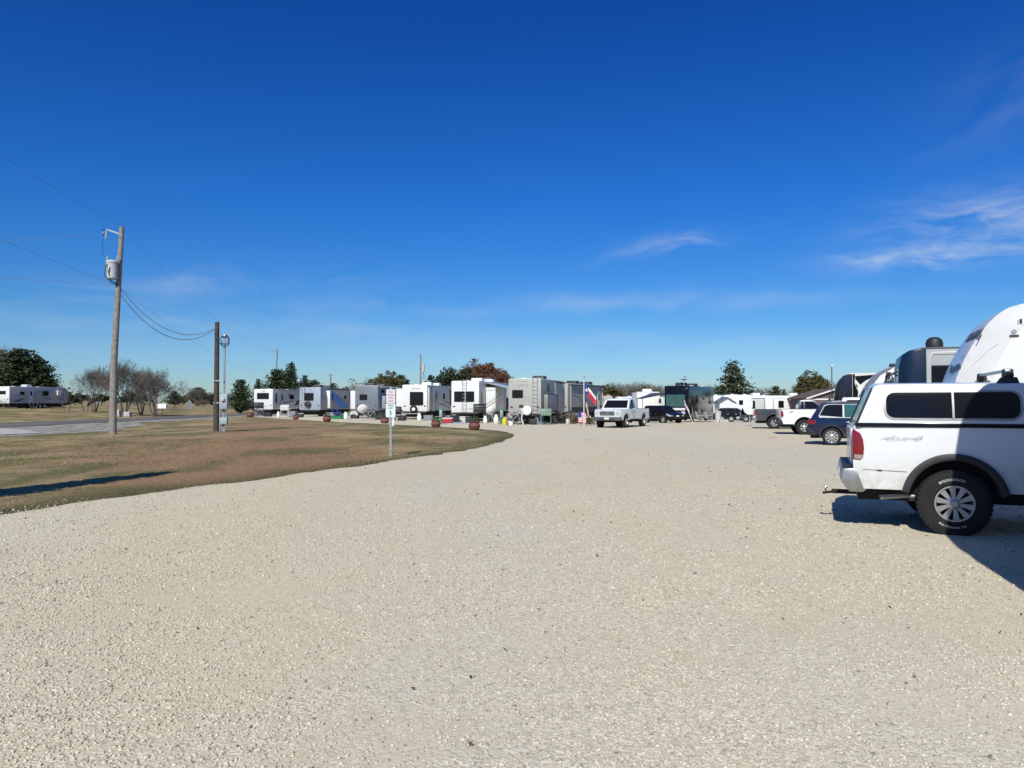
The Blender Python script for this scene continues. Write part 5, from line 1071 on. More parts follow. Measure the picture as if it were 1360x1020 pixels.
# black motorhome
hb = R(-90 + 30); fb = Vector((math.cos(hb), math.sin(hb), 0)); Lb = 10.8; cb = Vector((X(896, 76), 76, 0)) - Vector((-math.cos(R(28)) , -math.sin(R(28)), 0)) * 0
hb = R(-90 - 28); fb = Vector((math.cos(hb), math.sin(hb), 0)); pb = Vector((X(897, 76), 76, 0)) - fb * Lb
bmh = rv("motorhome", "black motorhome with silver swoosh graphics and a big windshield, facing the lot", "motorhome", (pb.x, pb.y, gz(18, 76)), hb, L=Lb, H=3.62, fl=.75, side=BLACK_P, nose='A', lamps=False, bumper=False, front_win=(1.55, 2.75, CURTAIN), roofcol=DARK_GR, ac=[(8.6, PLASTIC), (4.5, PLASTIC)], dish=(9.4, .5, .6),
         swoosh=[(1, [(9.9, .5), (8.3, .5), (8.8, .9), (9.1, 1.6), (9.2, 1.0)], SWOOSH_S), (1, [(8.0, .5), (4.5, .5), (3.6, 1.3), (3.2, 1.8), (4.1, .8), (5.5, .75), (6.2, 1.5), (6.1, 1.9), (7.0, .9)], SWOOSH_S), (1, [(3.4, .5), (1.5, .5), (1.9, 1.2), (2.4, 1.5), (2.9, .9)], SWOOSH_S)],
         left_wins=[(7.2, 2.3, 1.0, .8), (1.6, 2.3, .7, 1.0), (4.4, 2.5, .8, .5)])
m = MB(); m.box(Lb + .0, Lb + .06, -1.0, 1.0, 1.18, 1.42, mat("pale_front_panel", (.6, .6, .62), .25, 0, .05, coat=.5)); m.prism(rrect(-.7, .7, .40, .72, .08), Lb - .02, Lb + .07, SWOOSH_S, 'yz'); m.build("front_panel", bmh, bevel=.02)
# ================================================================ row of trailers seen from behind, left to right
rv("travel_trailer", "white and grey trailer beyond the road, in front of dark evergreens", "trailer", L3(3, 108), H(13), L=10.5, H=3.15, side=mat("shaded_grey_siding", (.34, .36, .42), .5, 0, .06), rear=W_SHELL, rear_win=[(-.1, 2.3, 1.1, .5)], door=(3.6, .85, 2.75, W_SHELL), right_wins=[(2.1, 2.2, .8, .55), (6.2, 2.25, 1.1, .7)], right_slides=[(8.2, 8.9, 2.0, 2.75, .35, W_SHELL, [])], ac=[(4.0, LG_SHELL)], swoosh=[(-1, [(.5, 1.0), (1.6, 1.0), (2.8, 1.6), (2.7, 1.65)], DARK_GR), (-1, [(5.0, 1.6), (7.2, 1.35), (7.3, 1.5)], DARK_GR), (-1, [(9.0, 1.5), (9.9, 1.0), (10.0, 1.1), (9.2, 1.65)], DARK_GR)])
rv("travel_trailer", "white-backed trailer with one wide dark rear window at the left end of the row", "trailer", L3(350, 95), H(9.5), L=12, H=3.30, side=LG_SHELL, rear=W_SHELL, rear_win=[(.05, 2.45, 1.6, .78)], rear_band=None, ladder=None, lamps=True, text=("VIBE", 0, 3.0, .22), door=(2.5, .85, 2.85, LG_SHELL), right_wins=[(.9, 2.2, .45, 1.2), (5.2, 2.35, 1.3, .55)], swoosh=[(-1, [(1.5, 1.4), (5.2, 1.75), (7.0, 2.1), (5.3, 1.9), (1.6, 1.5)], DARK_GR), (-1, [(6.0, 1.2), (7.2, 1.3), (7.6, 2.0), (6.8, 1.9)], DARK_GR), (-1, [(4.0, 2.9), (4.4, 2.6), (5.2, 2.8), (4.5, 2.75)], DARK_GR)], awn=('roll', 1.0, 8.0, DG_SHELL), band_top=None)
rv("travel_trailer", "blue-grey trailer with round black spare tyre cover and bright blue diagonal on its side", "trailer", L3(412, 88), H(6.5), L=11.6, H=3.35, side=BG_SHELL, rear=mat("silver_blue_fiberglass", (.30, .355, .42), .4, 0, .05), rear_win=[(.15, 2.3, 1.15, .9)], spare=(.22, 1.45, 'black'), ladder=.82, text=("GR", -.05, 3.0, .18),
   swoosh=[(-1, [(3.2, 3.1), (9.8, 1.2), (7.0, .85), (5.2, 1.6), (3.2, 2.6)], BLUE_GR), (-1, [(3.0, 3.2), (9.9, 3.2), (9.9, 1.7)], LG_SHELL)], right_slides=[(1.6, 2.0, 1.0, 3.05, .55, W_SHELL, [])], right_wins=[(3.6, 2.3, .9, .8), (8.6, 2.3, .9, .5)], awn=('roll', 2.4, 9.4, PLASTIC), ac=[(5.6, PLASTIC), (2.4, PLASTIC)])
rv("travel_trailer", "slate-grey trailer with one small dark rear window and a white slide-out on its left", "trailer", L3(487, 81), H(5.5), L=11.8, H=3.42, side=BG_SHELL, rear=mat("mid_grey_fiberglass", (.155, .18, .21), .4, 0, .05), rear_win=[(.35, 2.2, .85, .62)], left_slides=[(.35, 4.2, .95, 2.9, .62, W_SHELL, [])], text=("Heartland", -.1, 2.68, .16, .3), ac=[(1.6, PLASTIC), (6.0, PLASTIC)],
   right_slides=[(.9, 5.5, 1.0, 2.35, .6, BG_SHELL, [])], right_wins=[(1.8, 2.85, 1.2, .35)], awn=('roll', .9, 9.0, LG_SHELL), swoosh=[(-1, [(3, 2.9), (9.6, 2.6), (9.6, 3.1), (3.4, 3.2)], LG_SHELL)])
rv("travel_trailer", "white trailer with a large square rear window and a spare wheel below it", "trailer", L3(551, 74), H(9.5), L=11.4, H=3.35, side=LG_SHELL, rear=W_SHELL, rear_win=[(-.18, 2.02, 1.36, 1.32)], spare=(.06, 1.02, 'wheel'), text=("Cherokee", -.1, 3.0, .24, .3), left_slides=[(.5, 4.2, .95, 3.0, .8, W_SHELL, [])], door=(3.4, .95, 2.9, LG_SHELL), right_wins=[(6.4, 2.3, .7, .62)],
   right_slides=[(.15, .9, .85, 3.1, .2, LG_SHELL, [])], swoosh=[(-1, [(3.4, 1.6), (6.2, 1.35), (9.2, .95), (6.3, 1.5)], DARK_GR), (-1, [(5.2, 1.95), (7.5, 1.6), (9.3, 1.5), (7.6, 1.75)], DARK_GR)], awn=('roll', .9, 8.6, BG_SHELL), ac=[(4.5, W_SHELL), (7.6, W_SHELL)])
rv("travel_trailer", "white trailer with two wide dark rear windows and a ladder between them", "trailer", L3(618, 66), H(14), L=11.5, H=3.5, side=LG_SHELL, rear=W_SHELL, rear_win=[(.52, 2.15, .98, .92), (-.42, 2.15, .80, .92)], ladder=.05, left_slides=[], right_slides=[(1.9, 5.6, .95, 3.0, .95, W_SHELL, [(-1.72 - 0, 2.1, .62, 1.4, 'rear')]), (8.0, 10.5, 1.0, 3.0, .7, BG_SHELL, [])],
   right_wins=[(.9, 2.0, .5, .95), (6.8, 2.2, .6, 1.4)], awn=('out', 1.6, 6.6, LG_SHELL), ac=[(3.8, W_SHELL), (7.5, W_SHELL)], dish=(8.6, .4, .45), lamps=True, swoosh=[(-1, [(5.7, 1.7), (7.6, 1.3), (7.6, 1.4), (5.8, 1.85)], DARK_GR)])
ra_ = rv("travel_trailer", "warm grey trailer with small rear window and white spare tyre cover", "trailer", L3(697, 57.0), H(15), L=9.0, H=3.42, side=mat("side_grey_fiberglass", (.24, .25, .25), .4, 0, .06), rear=G_SHELL, rear_win=[(.55, 2.28, .86, .62)], ladder=-.82, spare=(-.22, 1.05, 'cover'), text=("LACROSSE", .18, 2.93, .19),
   right_slides=[(.9, 4.3, .95, 2.25, .35, mat("slide_grey_fiberglass", (.22, .23, .23), .4, 0, .05), [])], right_wins=[(2.6, 2.8, .75, .6)], door=(5.5, .85, 2.95, G_SHELL), ac=[(4.9, PLASTIC)], awn=('roll', 4.9, 8.9, PLASTIC), text_right=("LACROSSE", 8.2, 2.55, .18))
rv("travel_trailer", "grey trailer with black roll awning and black skirt, just left of the flag", "trailer", (3.85, 68.3, gz(3.9, 68)), H(26), L=9.6, H=3.35, side=mat("fog_grey_fiberglass", (.23, .235, .235), .4, 0, .06), rear=G_SHELL, right_wins=[(6.6, 2.1, .5, .75), (4.2, 1.2, .9, .7)], door=(8.2, .85, 2.8, W_SHELL), awn=('roll', .6, 9.2, PLASTIC), ac=[(4.4, PLASTIC), (8.0, PLASTIC)], text_right=("Crusader", 3.4, 2.6, .22),
   swoosh=[(-1, [(.6, 2.4), (3.0, 2.2), (4.6, 1.2), (4.5, 1.2), (2.95, 2.14), (.6, 2.33)], DARK_GR), (-1, [(.4, .8), (9.4, .8), (9.4, 1.25), (.4, 1.25)], PLASTIC)])
# long white units across the back of the lot
rv("travel_trailer", "long white trailer with black square window and several slide-outs, behind the dark grey pickup", "trailer", L3(1072, 100), R(180), L=9.4, H=3.2, side=W_SHELL, rear=W_SHELL, left_wins=[(.9 + .3, 2.55, .8, .5), (4.0, 2.1, .55, .8)], left_slides=[(6.2, 8.6, 1.0, 2.85, .6, LG_SHELL, [(7.9, 2.05, .9, 1.0, 'side')]), (3.0, 5.0, 1.0, 2.85, .6, W_SHELL, [(4.1, 2.1, .7, .9, 'side')])], ac=[(1.9, W_SHELL), (6.8, W_SHELL)], awn=None, dish=(5.4, .3, .2))
rv("travel_trailer", "narrow white trailer end with a small square window, right of the little white shed", "trailer", (X(996, 97), 97, gz(30, 97)), R(172), L=3.6, H=3.25, side=W_SHELL, nose='A', lamps=False, bumper=False, left_wins=[(1.3, 2.3, .5, .6), (2.7, 2.0, .5, 1.6)], axles=(1.0, 1.8))
rv("travel_trailer", "plain white trailer side standing directly behind the little white shed", "trailer", (X(989, 104), 104, gz(30, 104)), R(180), L=6.5, H=3.3, side=W_SHELL, nose='A', lamps=False, bumper=False, left_wins=[(1.2, 2.2, .25, .7)], axles=(1.5, 4.8))
rv("truck_camper", "tall white camper right behind the bed of the pickup facing the camera", "camper", (X(853, 91), 91, gz(15, 91)), R(-93), L=6, H=3.4, side=W_SHELL, nose='A', lamps=False, bumper=False, left_wins=[(5.2, 1.9, .5, .9)], axles=(1.0, 3.4), ac=[(4.2, W_SHELL)])
rv("travel_trailer", "low white trailer roof just above the cab of the pickup facing the camera", "trailer", (X(829, 104), 104, gz(14, 104)), R(-95), L=5, H=3.05, side=W_SHELL, nose='A', lamps=False, bumper=False, axles=(1.0, 2.6))
rv("travel_trailer", "pale trailer with a red patch on its roof, right of the flag", "trailer", (X(812, 110), 110, gz(14, 110)), R(180), L=2.3, H=3.3, side=G_SHELL, nose='A', lamps=False, bumper=False, left_wins=[(.6, 2.7, .7, .35), (1.6, 2.7, .7, .35)], axles=(.6, 1.6), roofcol=RED_PL)
rv("travel_trailer", "white trailer under a dark awning, left of the black motorhome", "trailer", (X(882, 96), 96, gz(18, 96)), R(180), L=2.6, H=2.9, side=LG_SHELL, nose='A', lamps=False, bumper=False, left_wins=[(1.4, 2.1, .8, .7)], axles=(.7, 1.9))
aw = thing("canopy", "dark green canopy stretched left of the black motorhome", "canopy", L3(868, 82), R(5)); m = MB(); m.prism([(-1.6, 2.45), (1.9, 3.15), (1.9, 3.19), (0, 3.10), (-1.6, 2.50)], -1.2, 1.2, DARK_GR); m.build("cloth", aw)
for sx_ in (-1.5, 1.8):
    for sy_ in (-1.1, 1.1): m = MB(); m.tube([(sx_, sy_, 0), (sx_, sy_, 2.5 if sx_ < 0 else 3.1)], .03, PLASTIC, 6); m.build("leg", aw)
# shed and gabled house
sh = thing("garden_shed", "little white shed with slate-blue gable roof left of the small white road sign", "shed", L3(962, 93), 0)
m = MB(); m.prism([(-.9, 0), (.9, 0), (.9, 2.2), (0, 2.75), (-.9, 2.2)], -1.2, 1.2, W_SHELL); m.build("wall", sh)
m = MB()
for s in (-1, 1): m.prism([(0, 2.78), (s * 1.1, 2.12), (s * 1.1, 2.26), (0, 2.94)], -1.35, 1.35, ROOFS)
m.build("roof", sh); m = MB(); m.box(-.35, .35, -1.23, -1.19, .9, 1.6, GLASS); m.box(-.42, .42, -1.22, -1.195, .83, 1.67, W_SHELL); m.build("window", sh)
hs = thing("brown_house", "brown gabled building with white trim behind the lamp post on the right", "building", L3(1108, 92), 0)
m = MB(); m.box(-3.1, 3.1, 0, 6, 0, 2.75, BRICKW); m.prism([(-3.1, 2.75), (3.1, 2.75), (0, 3.75)], 0.001, 5.99, BRICKW); m.build("wall", hs)
m = MB()
for s in (-1, 1): m.prism([(0, 3.80), (s * 3.5, 2.66), (s * 3.5, 2.78), (0, 3.93)], -.35, 6.3, ROOFB)
m.build("roof", hs); m = MB()
for s in (-1, 1): m.bar((0, -.38, 3.86), (s * 3.5, -.38, 2.72), .05, .16, W_SHELL)
m.box(-3.15, 3.15, -.04, .02, 2.56, 2.72, W_SHELL); m.box(-3.14, -2.94, -.045, .02, 0, 2.56, W_SHELL); m.box(2.94, 3.14, -.045, .02, 0, 2.56, W_SHELL); m.build("white_trim", hs)
m = MB(); m.box(-2.4, -.7, -.05, .02, .9, 1.95, W_SHELL); w_ = m.build("window", hs); m = MB(); m.box(-2.25, -.85, -.06, -.045, 1.0, 1.8, GLASS_G); m.build("pane", w_)
# ================================================================ poles, wires, signs
pl = thing("utility_pole", "tall weathered wooden utility pole carrying a grey transformer, on the left lawn", "utility pole", L3(150.5, 39.2), 0)
Hp = 10.75; m = MB(); m.tube([(0, 0, -.3), (.0, 0, 3.5), (.17, 0, 7.2), (.34, 0, Hp)], [.185, .17, .14, .115], WOOD_P, 14); m.lathe([(0, Hp + .06), (.06, Hp + .05), (.09, Hp - .02)], PLASTIC, (.34, 0, 0), 'z', 10); m.build("pole", pl)
m = MB(); m.bar((.30, -.02, 10.35), (-.42, -.06, 10.60), .06, .07, ALU); m.build("arm", pl)
m = MB(); m.tube([(-.45, -.08, 10.10), (-.40, -.08, 10.62)], .045, GREYBOX, 8); m.lathe([(.04, 0), (.075, .02), (.04, .05), (.075, .08), (.04, .12)], GREYBOX, (-.58, -.08, 10.35), 'z', 10); m.tube([(-.58, -.08, 10.25), (-.58, -.08, 10.6), (-.40, -.08, 10.62)], .02, PLASTIC, 6); m.build("fuse_cutout", pl)
m = MB(); m.lathe([(0, 7.98), (.24, 7.98), (.27, 8.02), (.27, 8.78), (.29, 8.80), (.29, 8.88), (.22, 8.94), (0, 8.96)], GREYBOX if False else mat("pale_grey_enamel", (.45, .48, .50), .45, 0, .1), (.0, -.30, 0), 'z', 24); tr_ = m.build("transformer", pl)
m = MB()
for xx in (-.22, .30): m.lathe([(.03, 8.9), (.055, 8.95), (.03, 9.0), (.055, 9.05), (.03, 9.1), (.02, 9.2)], GREYBOX, (xx - .02, -.30, 0), 'z', 10)
m.build("bushing", tr_); m = MB(); m.tube([(-.58, -.08, 10.1), (-.62, -.1, 9.7), (-.50, -.2, 9.2), (-.24, -.3, 9.15)], .012, CABLE, 5); m.tube([(-.1, -.58, 8.7), (-.14, -.64, 8.5), (-.18, -.64, 8.1), (0, -.3, 7.8), (.25, -.15, 7.7)], .022, CABLE, 6); m.tube([(.05, -.58, 8.55), (.0, -.62, 8.3), (.05, -.5, 7.9), (.2, -.2, 7.75)], .022, CABLE, 6); m.build("jumper_wire", tr_)
px0, py0 = X(150.5, 39.2), 39.2
p2 = thing("service_pole", "short dark wooden service pole with grey meter boxes, right of the tall utility pole", "utility pole", L3(287.5, 43.2), 0)
m = MB(); m.tube([(0, 0, -.2), (0, 0, 6.22)], [.16, .125], WOOD_D, 12); m.build("pole", p2)
m = MB(); m.tube([(.44, 0, 0), (.44, 0, 5.35)], .055, GALV, 10); m.lathe([(.06, 5.30), (.11, 5.38), (.10, 5.5), (.04, 5.58), (0, 5.6)], GALV, (.44, 0, 0), 'z', 12); m.build("conduit", p2)
m = MB(); m.tube([(.23, -.1, 0), (.23, -.1, 2.2)], .03, GALV, 8); m.box(-.14, .50, -.14, -.08, 2.85, 2.92, GALV); m.box(-.14, .50, -.14, -.08, 1.6, 1.66, GALV); m.build("support_strut", p2)
m = MB(); m.box(.26, .70, -.26, .06, 1.28, 2.12, GREYBOX); mb_ = m.build("meter_box", p2, bevel=.02); m = MB(); m.lathe([(.13, -.26), (.13, -.30), (.11, -.36), (.06, -.39), (0, -.395)], CLEAR_L, (.48, 0, 1.82), 'y', 18); m.build("meter", mb_)
m = MB(); m.box(.28, .68, -.22, .02, .42, .80, GREYBOX); m.build("meter_box", p2, bevel=.015); m = MB(); m.tube([(.36, -.05, .8), (.36, -.05, 1.28)], .035, GALV, 8); m.tube([(.58, -.05, .8), (.58, -.05, 1.28)], .03, GALV, 8); m.tube([(.36, -.05, 0), (.36, -.05, .42)], .04, GALV, 8); m.tube([(.5, -.05, 0), (.5, -.05, .42)], .03, GALV, 8); m.build("conduit", p2)
m = MB(); cx_, cy_ = X(287.5, 43.2), 43.2
for k, (r_, dz_) in enumerate(((.28, 0), (.22, .04), (.25, -.05))): m.tube([(.47 + r_ * math.cos(a), -.05 - .03 * k, 5.15 + dz_ + r_ * 1.2 * math.sin(a)) for a in [R(200 + 28 * j) for j in range(12)]], .02, CABLE, 6, cap=False)
m.tube([(-.1, -.1, 5.55), (.1, -.15, 5.1), (.3, -.1, 4.95), (.45, -.08, 5.0)], .03, CABLE, 6); m.tube([(-.1, -.1, 5.7), (.15, -.15, 5.3), (.35, -.1, 5.05)], .02, CABLE, 6); m.build("cable_loop", p2)
def wire(label, a, b, sag, r=.012, group="overhead wires from the tall utility pole", n=28):
    a = Vector(a); b = Vector(b); m = MB(); m.tube([a.lerp(b, k / n) - Vector((0, 0, sag * 4 * (k / n) * (1 - k / n))) for k in range(n + 1)], r, CABLE if r > .02 else WIREM, 5); return tag(m.build("wire", None, smooth=60), label, "wire", group)
q1 = (px0 + .34, py0, Hp - .02)
wire("topmost thin wire rising from the utility pole top to the left edge", q1, (px0 + 20.6, py0 - 92, Hp + .3), 1.6, .006)
wire("upper thin wire sloping down right from the utility pole top", q1, (-40.8, 131, 10.3), 1.6, .006)
wire("lower thin wire from below the transformer towards the left edge", (px0 + .2, py0, 7.65), (px0 + 20, py0 - 92, 8.1), 1.0, .006)
wire("lower thin wire sloping down right from below the transformer", (px0 + .2, py0, 7.65), (-40.8, 131, 7.4), 1.8, .006)
wire("level wire leaving the pole arm towards the left edge", (px0 - .45, py0 - .08, 10.40), (px0 - 42, py0 + 3, 11.2), .9, .006)
wire("lowest wire running left from below the transformer", (px0 + .1, py0, 7.75), (px0 - 22, py0 - 14, 8.3), .35, .007)
wire("upper drooping service cable between the two poles", (px0 + .30, py0, 7.55), (cx_ - .12, cy_, 5.85), 1.15, .017, "service cables between the two poles")
wire("lower drooping service cable between the two poles", (px0 + .26, py0 - .1, 7.35), (cx_ - .12, cy_ - .1, 5.78), 1.35, .020, "service cables between the two poles")
def farpole(label, px, Y, h, trf=False, lean=0.0):
    t = thing("utility_pole", label, "utility pole", L3(px, Y), 0); m = MB(); m.tube([(0, 0, 0), (lean, 0, h)], [.17, .11], WOOD_P, 8); m.build("pole", t)
    if trf: m = MB(); m.lathe([(0, h * .70), (.25, h * .70), (.27, h * .82), (0, h * .84)], mat("pale_grey_enamel", (.5, .5, .5)), (.42, 0, 0), 'z', 12); m.tube([(.4, 0, h * .70), (.6, 0, h * .6), (.2, 0, h * .58)], .04, CABLE, 4); m.build("transformer", t)
    else: m = MB(); m.bar((-.5, 0, h - .3), (.5, 0, h - .3), .08, .08, WOOD_P); m.build("crossarm", t)
farpole("distant utility pole behind the white-backed trailer at the left end", 365, 128, 10.6, lean=.35)
farpole("distant utility pole with transformer behind the white trailer with square window", 558.5, 122, 9.4, True)
farpole("short distant pole behind the blue-grey trailer", 439, 130, 6.6)
lp = thing("lamp_post", "slim dark lamp post with pale square head in front of the brown gabled building", "lamp post", L3(1105, 82), 0); m = MB(); m.tube([(0, 0, 0), (0, 0, 5.9)], [.07, .05], PLASTIC, 8); m.build("pole", lp); m = MB(); m.box(-.14, .14, -.14, .14, 5.9, 6.16, LG_SHELL); m.build("lamp_head", lp, bevel=.03); m = MB(); m.box(-.08, .08, -.08, .08, 2.9, 3.05, PLASTIC); m.build("collar", lp)
lx = thing("antenna_mast", "thin white mast with a T-shaped top rising beside the flagpole", "antenna", L3(776, 66), 0); m = MB(); m.tube([(0, 0, 0), (0, 0, 4.0)], .025, GALV, 6); m.build("pole", lx); m = MB(); m.lathe([(0, 3.98), (.26, 4.0), (.27, 4.05), (.1, 4.09), (0, 4.1)], W_SHELL, n=18); m.build("antenna_head", lx)
# speed limit sign
sg = thing("road_sign", "thin post with a no-parking sign above a speed limit 5 sign", "sign", L3(519, 23.3), R(3))
m = MB(); m.box(-.03, .03, -.012, .012, -.1, 2.12, GALV)
for k in range(16): m.box(-.008, .008, -.014, -.0125, .15 + k * .12, .18 + k * .12, UNDER)
m.build("post", sg)
def signboard(nm, z0, z1, w, mm, lines):
    m = MB(); m.prism(rrect(-w / 2, w / 2, z0, z1, .025), -.022, -.017, mm); s_ = m.build(nm, sg)
    for tx, z, sz, lm in lines: text_on("lettering", tx, sz, lm, s_, (0, -.0235, z), RIGHTROT, ext=.0008, bold=.001)
    m = MB()
    for z in (z0 + .03, z1 - .03): m.lathe([(0, -.027), (.008, -.026), (.009, -.022)], GALV, (0, 0, z), 'y', 8)
    m.build("bolt", s_)
signboard("no_parking_panel", 1.63, 2.05, .27, mat("sign_sheet_pinkish", (.66, .62, .64), .45, 0, .04), [("NO", 1.965, .085, LETTER_R), ("PARKING", 1.875, .058, LETTER_R), ("THIS", 1.785, .075, LETTER_R), ("SIDE", 1.695, .075, LETTER_R)])
signboard("speed_limit_panel", 1.20, 1.615, .29, SIGN_V, [("SPEED", 1.555, .068, LETTER_K), ("LIMIT", 1.475, .068, LETTER_K), ("5", 1.325, .19, LETTER_K)])
simple("marker_stake", "white plastic marker strip fixed below the speed limit sign", "marker", 522.3, 23.25, lambda m: m.box(-.022, .022, -.006, .006, .93, 1.19, WHITE))
s2 = thing("road_sign", "small white two-panel sign on a thin post at the back of the gravel lot", "sign", L3(995.5, 52.5), R(-4)); m = MB(); m.box(-.02, .02, -.01, .01, 0, 1.85, GALV); m.build("post", s2)
m = MB(); m.prism(rrect(-.2, .2, 1.30, 1.78, .03), -.02, -.012, SIGN_W); m.build("upper_panel", s2); m = MB(); m.prism(rrect(-.2, .2, .82, 1.24, .03), -.02, -.012, SIGN_W); m.build("lower_panel", s2)
mbx = thing("mailbox", "white mailbox on a dark post beside the road", "mailbox", L3(216, 84), R(90), None, (.62, .62, .95)); m = MB(); m.box(-.05, .05, -.05, .05, 0, 1.05, WOOD_D); m.build("post", mbx); m = MB(); m.prism([(-.3, 1.05), (.3, 1.05)] + [(.3, 1.3)] + arc(0, 1.3, .3, 10, 170, 8) + [(-.3, 1.3)], -.75, .75, WHITE, 'xz'); m.build("box", mbx)
ds = thing("road_sign", "back of a grey diamond-shaped road sign left of the dark service pole", "sign", L3(252, 86), 0); m = MB(); m.tube([(0, 0, 0), (0, 0, 2.5)], .04, GALV, 6); m.build("post", ds); m = MB(); m.prism([(-.85, 1.7), (0, .85), (.85, 1.7), (0, 2.55)], -.06, -.045, mat('sign_back_grey', (.20, .20, .19), .6, .3, .2, 9)); m.build("panel", ds)
ds.scale = (.62, 1, .78)
# flags
fpole = thing("flagpole", "white flagpole with a lone-star flag beside the front of the white pickup", "flagpole", L3(775.5, 52.5), 0)
m = MB(); m.tube([(0, 0, 0), (0, 0, 3.25)], [.035, .028], W_SHELL, 10); m.build("pole", fpole)
tf = MB()
def tex(u, v):
    if u < .34: return FLAG_B
    return FLAG_W if v < .34 else FLAG_R
flag_mesh(tf, (.03, 0, 3.05), 1.32, .62, tex, wave=.06, n=24, diag=R(52))
to = tf.build("lone_star_flag", None, smooth=60); to.location = fpole.location; tag(to, "blue white and red flag with one white star, drooping from the white flagpole", "flag")
sm2 = MB(); pts = []
for k in range(10): a = R(90 + 36 * k); rr_ = .15 if k % 2 == 0 else .06; pts.append((.17 + rr_ * .85 * math.cos(a), 2.50 + rr_ * math.sin(a)))
sm2.prism(pts, -.055, -.045, FLAG_W); sm2.build("star", to)
def usa(u, v):
    if u < .42 and v < .54: return FLAG_B
    return FLAG_R if int(v * 13) % 2 == 0 else FLAG_W
def usflag(label, px, Y, z, w, h, diag):
    m = MB(); flag_mesh(m, (0, 0, z), w, h, usa, wave=.07, n=26, diag=diag); o = m.build("striped_flag", None, smooth=60); o.location = L3(px, Y); tag(o, label, "flag", "small striped flags"); return o
usflag("faded red striped flag hanging below the lone-star flag", 776.5, 53.0, 2.2, 1.1, .55, R(76))
usflag("red and white striped flag low on the ground left of the flagpole", 768, 54.0, 1.0, .55, .75, R(8))
g1 = thing("flag_stand", "leaning pole with a small red and white flag in front of the black motorhome", "flagpole", L3(920, 66), 0); m = MB(); m.tube([(0, 0, 0), (-.75, 0, 2.0)], .03, W_SHELL, 8); m.build("pole", g1)
o = MB(); flag_mesh(o, (-.72, -.02, 1.9), .9, .32, usa, wave=.03, n=18, diag=R(62)); tag(o.build("striped_flag", None, smooth=60), "small red and white flag on the leaning pole by the black motorhome", "flag").location = L3(920, 66)
# ================================================================ clutter in front of the trailers
for lb, px, Y, s, pln in (("red clay pot under the trailer with two wide windows, rightmost of the pots", 630, 45.5, 1.15, True), ("red clay pot near the green pedestal, left of the rightmost pot", 579, 50.5, 1.05, True), ("red clay pot in front of the blue-grey trailer", 434.5, 64.5, 1.15, True), ("brown clay pot in front of the white-backed trailer's gas grill", 393, 73, 1.0, False), ("low orange clay pot at the left end of the trailer row", 332.5, 84, 1.25, False), ("brown pot with a yellowish plant behind the speed limit sign", 511, 59, 1.1, True)):
    planter(lb, px, Y, s, pln)
for k_, (px_, Y_, w_, h_, d_, mm_, lb_) in enumerate(((356, 88, .8, .5, .5, PLASTIC, 'black storage tote under the left end trailer\'s doorway'), (388, 84, .9, .7, .6, DG_SHELL, 'dark covered firewood rack right of the silver grill'), (400, 83, .5, .4, .4, PLASTIC, 'small black tote at the corner of the blue-grey trailer'), (440, 80, .9, .6, .6, DG_SHELL, 'slate tote left of the blue chairs'), (474, 78, .5, .8, .5, PLASTIC, 'upright black cart between the tub and the tripod dish'), (504, 72, .7, .5, .5, PLASTIC, 'black tote right of the bicycles'), (519, 72, .9, .9, .6, DG_SHELL, 'dark cabinet just left of the speed limit sign'), (534, 68, .6, .5, .5, PLASTIC, 'black tote right of the speed limit sign'), (569, 69, .8, .5, .6, DG_SHELL, 'slate tote left of the green pedestal'), (604, 63, .7, .6, .5, PLASTIC, 'black tote right of the red cooler'), (626, 62, .9, .5, .6, PLASTIC, 'black tote left of the black grill'), (652, 64, 1.2, .9, .6, PLASTIC, 'long black cabinet in the shade under the awning'), (708, 56, .5, .45, .4, PLASTIC, 'black tote right of the white spare cover'), (716, 57, .6, .7, .5, DG_SHELL, 'dark cart left of the sage grill'), (739, 59, 1.3, .6, .6, PLASTIC, 'long black bench between the dark chairs'), (760, 62, .9, .8, .6, DG_SHELL, 'slate cabinet behind the dry shrub'), (768, 61, .8, .6, .5, PLASTIC, 'black tote behind the low striped flag'))):
    simple('storage_tote', lb_, 'storage box', px_, Y_, lambda m: (m.box(-w_ / 2, w_ / 2, -d_ / 2, d_ / 2, .02, h_ * .85, mm_), m.box(-w_ / 2 - .03, w_ / 2 + .03, -d_ / 2 - .03, d_ / 2 + .03, h_ * .85, h_, mm_)), 'dark totes and carts added in front of the trailers', rz=R(13 * k_ % 30 - 15), bevel=.02)  # dark boxes added as clutter and to darken the trailers' ground line
pedestal("green power pedestal right of the white trailer with the square window", 585.5, 57.5); pedestal("green power pedestal left of the bicycle and small-window trailer", 666, 56.5)
propane("white propane tank in front of the white-backed trailer, standing alone", 370, 84, 1.2); propane("white propane tank beside the green tub and blue chair", 459.5, 74, 1.35); propane("white round tank below the spare wheel of the square-window trailer", 557, 68, 1.3); propane("white propane tank right of the black grill", 644.5, 60.5, 1.1); propane("white propane tank beside the power pedestal near the bicycle", 659, 59.5, 1.3)
grill("black barbecue grill between the ladder trailer and its open awning", 637, 61, PLASTIC, R(5), 1.2); grill("silver-grey barbecue grill in front of the white-backed trailer", 379, 82, LG_SHELL, 0, 1.1); grill("grey-green barbecue grill right of the white spare tyre cover", 725, 56.2, mat("sage_enamel", (.16, .24, .19), .5, 0, .1), 0, .95); grill("dark grill behind the speed limit sign", 527, 70, PLASTIC, 0, 1.0); grill("black grill at the far left trailer's rear bumper", 344, 90, PLASTIC, R(20), 1.3)
dish_tripod("white satellite dish on a tripod behind the slate-grey trailer", 482, 74.5, 1.15); dish_tripod("grey dish on a tripod below the open awning", 652.5, 60.0, .9)
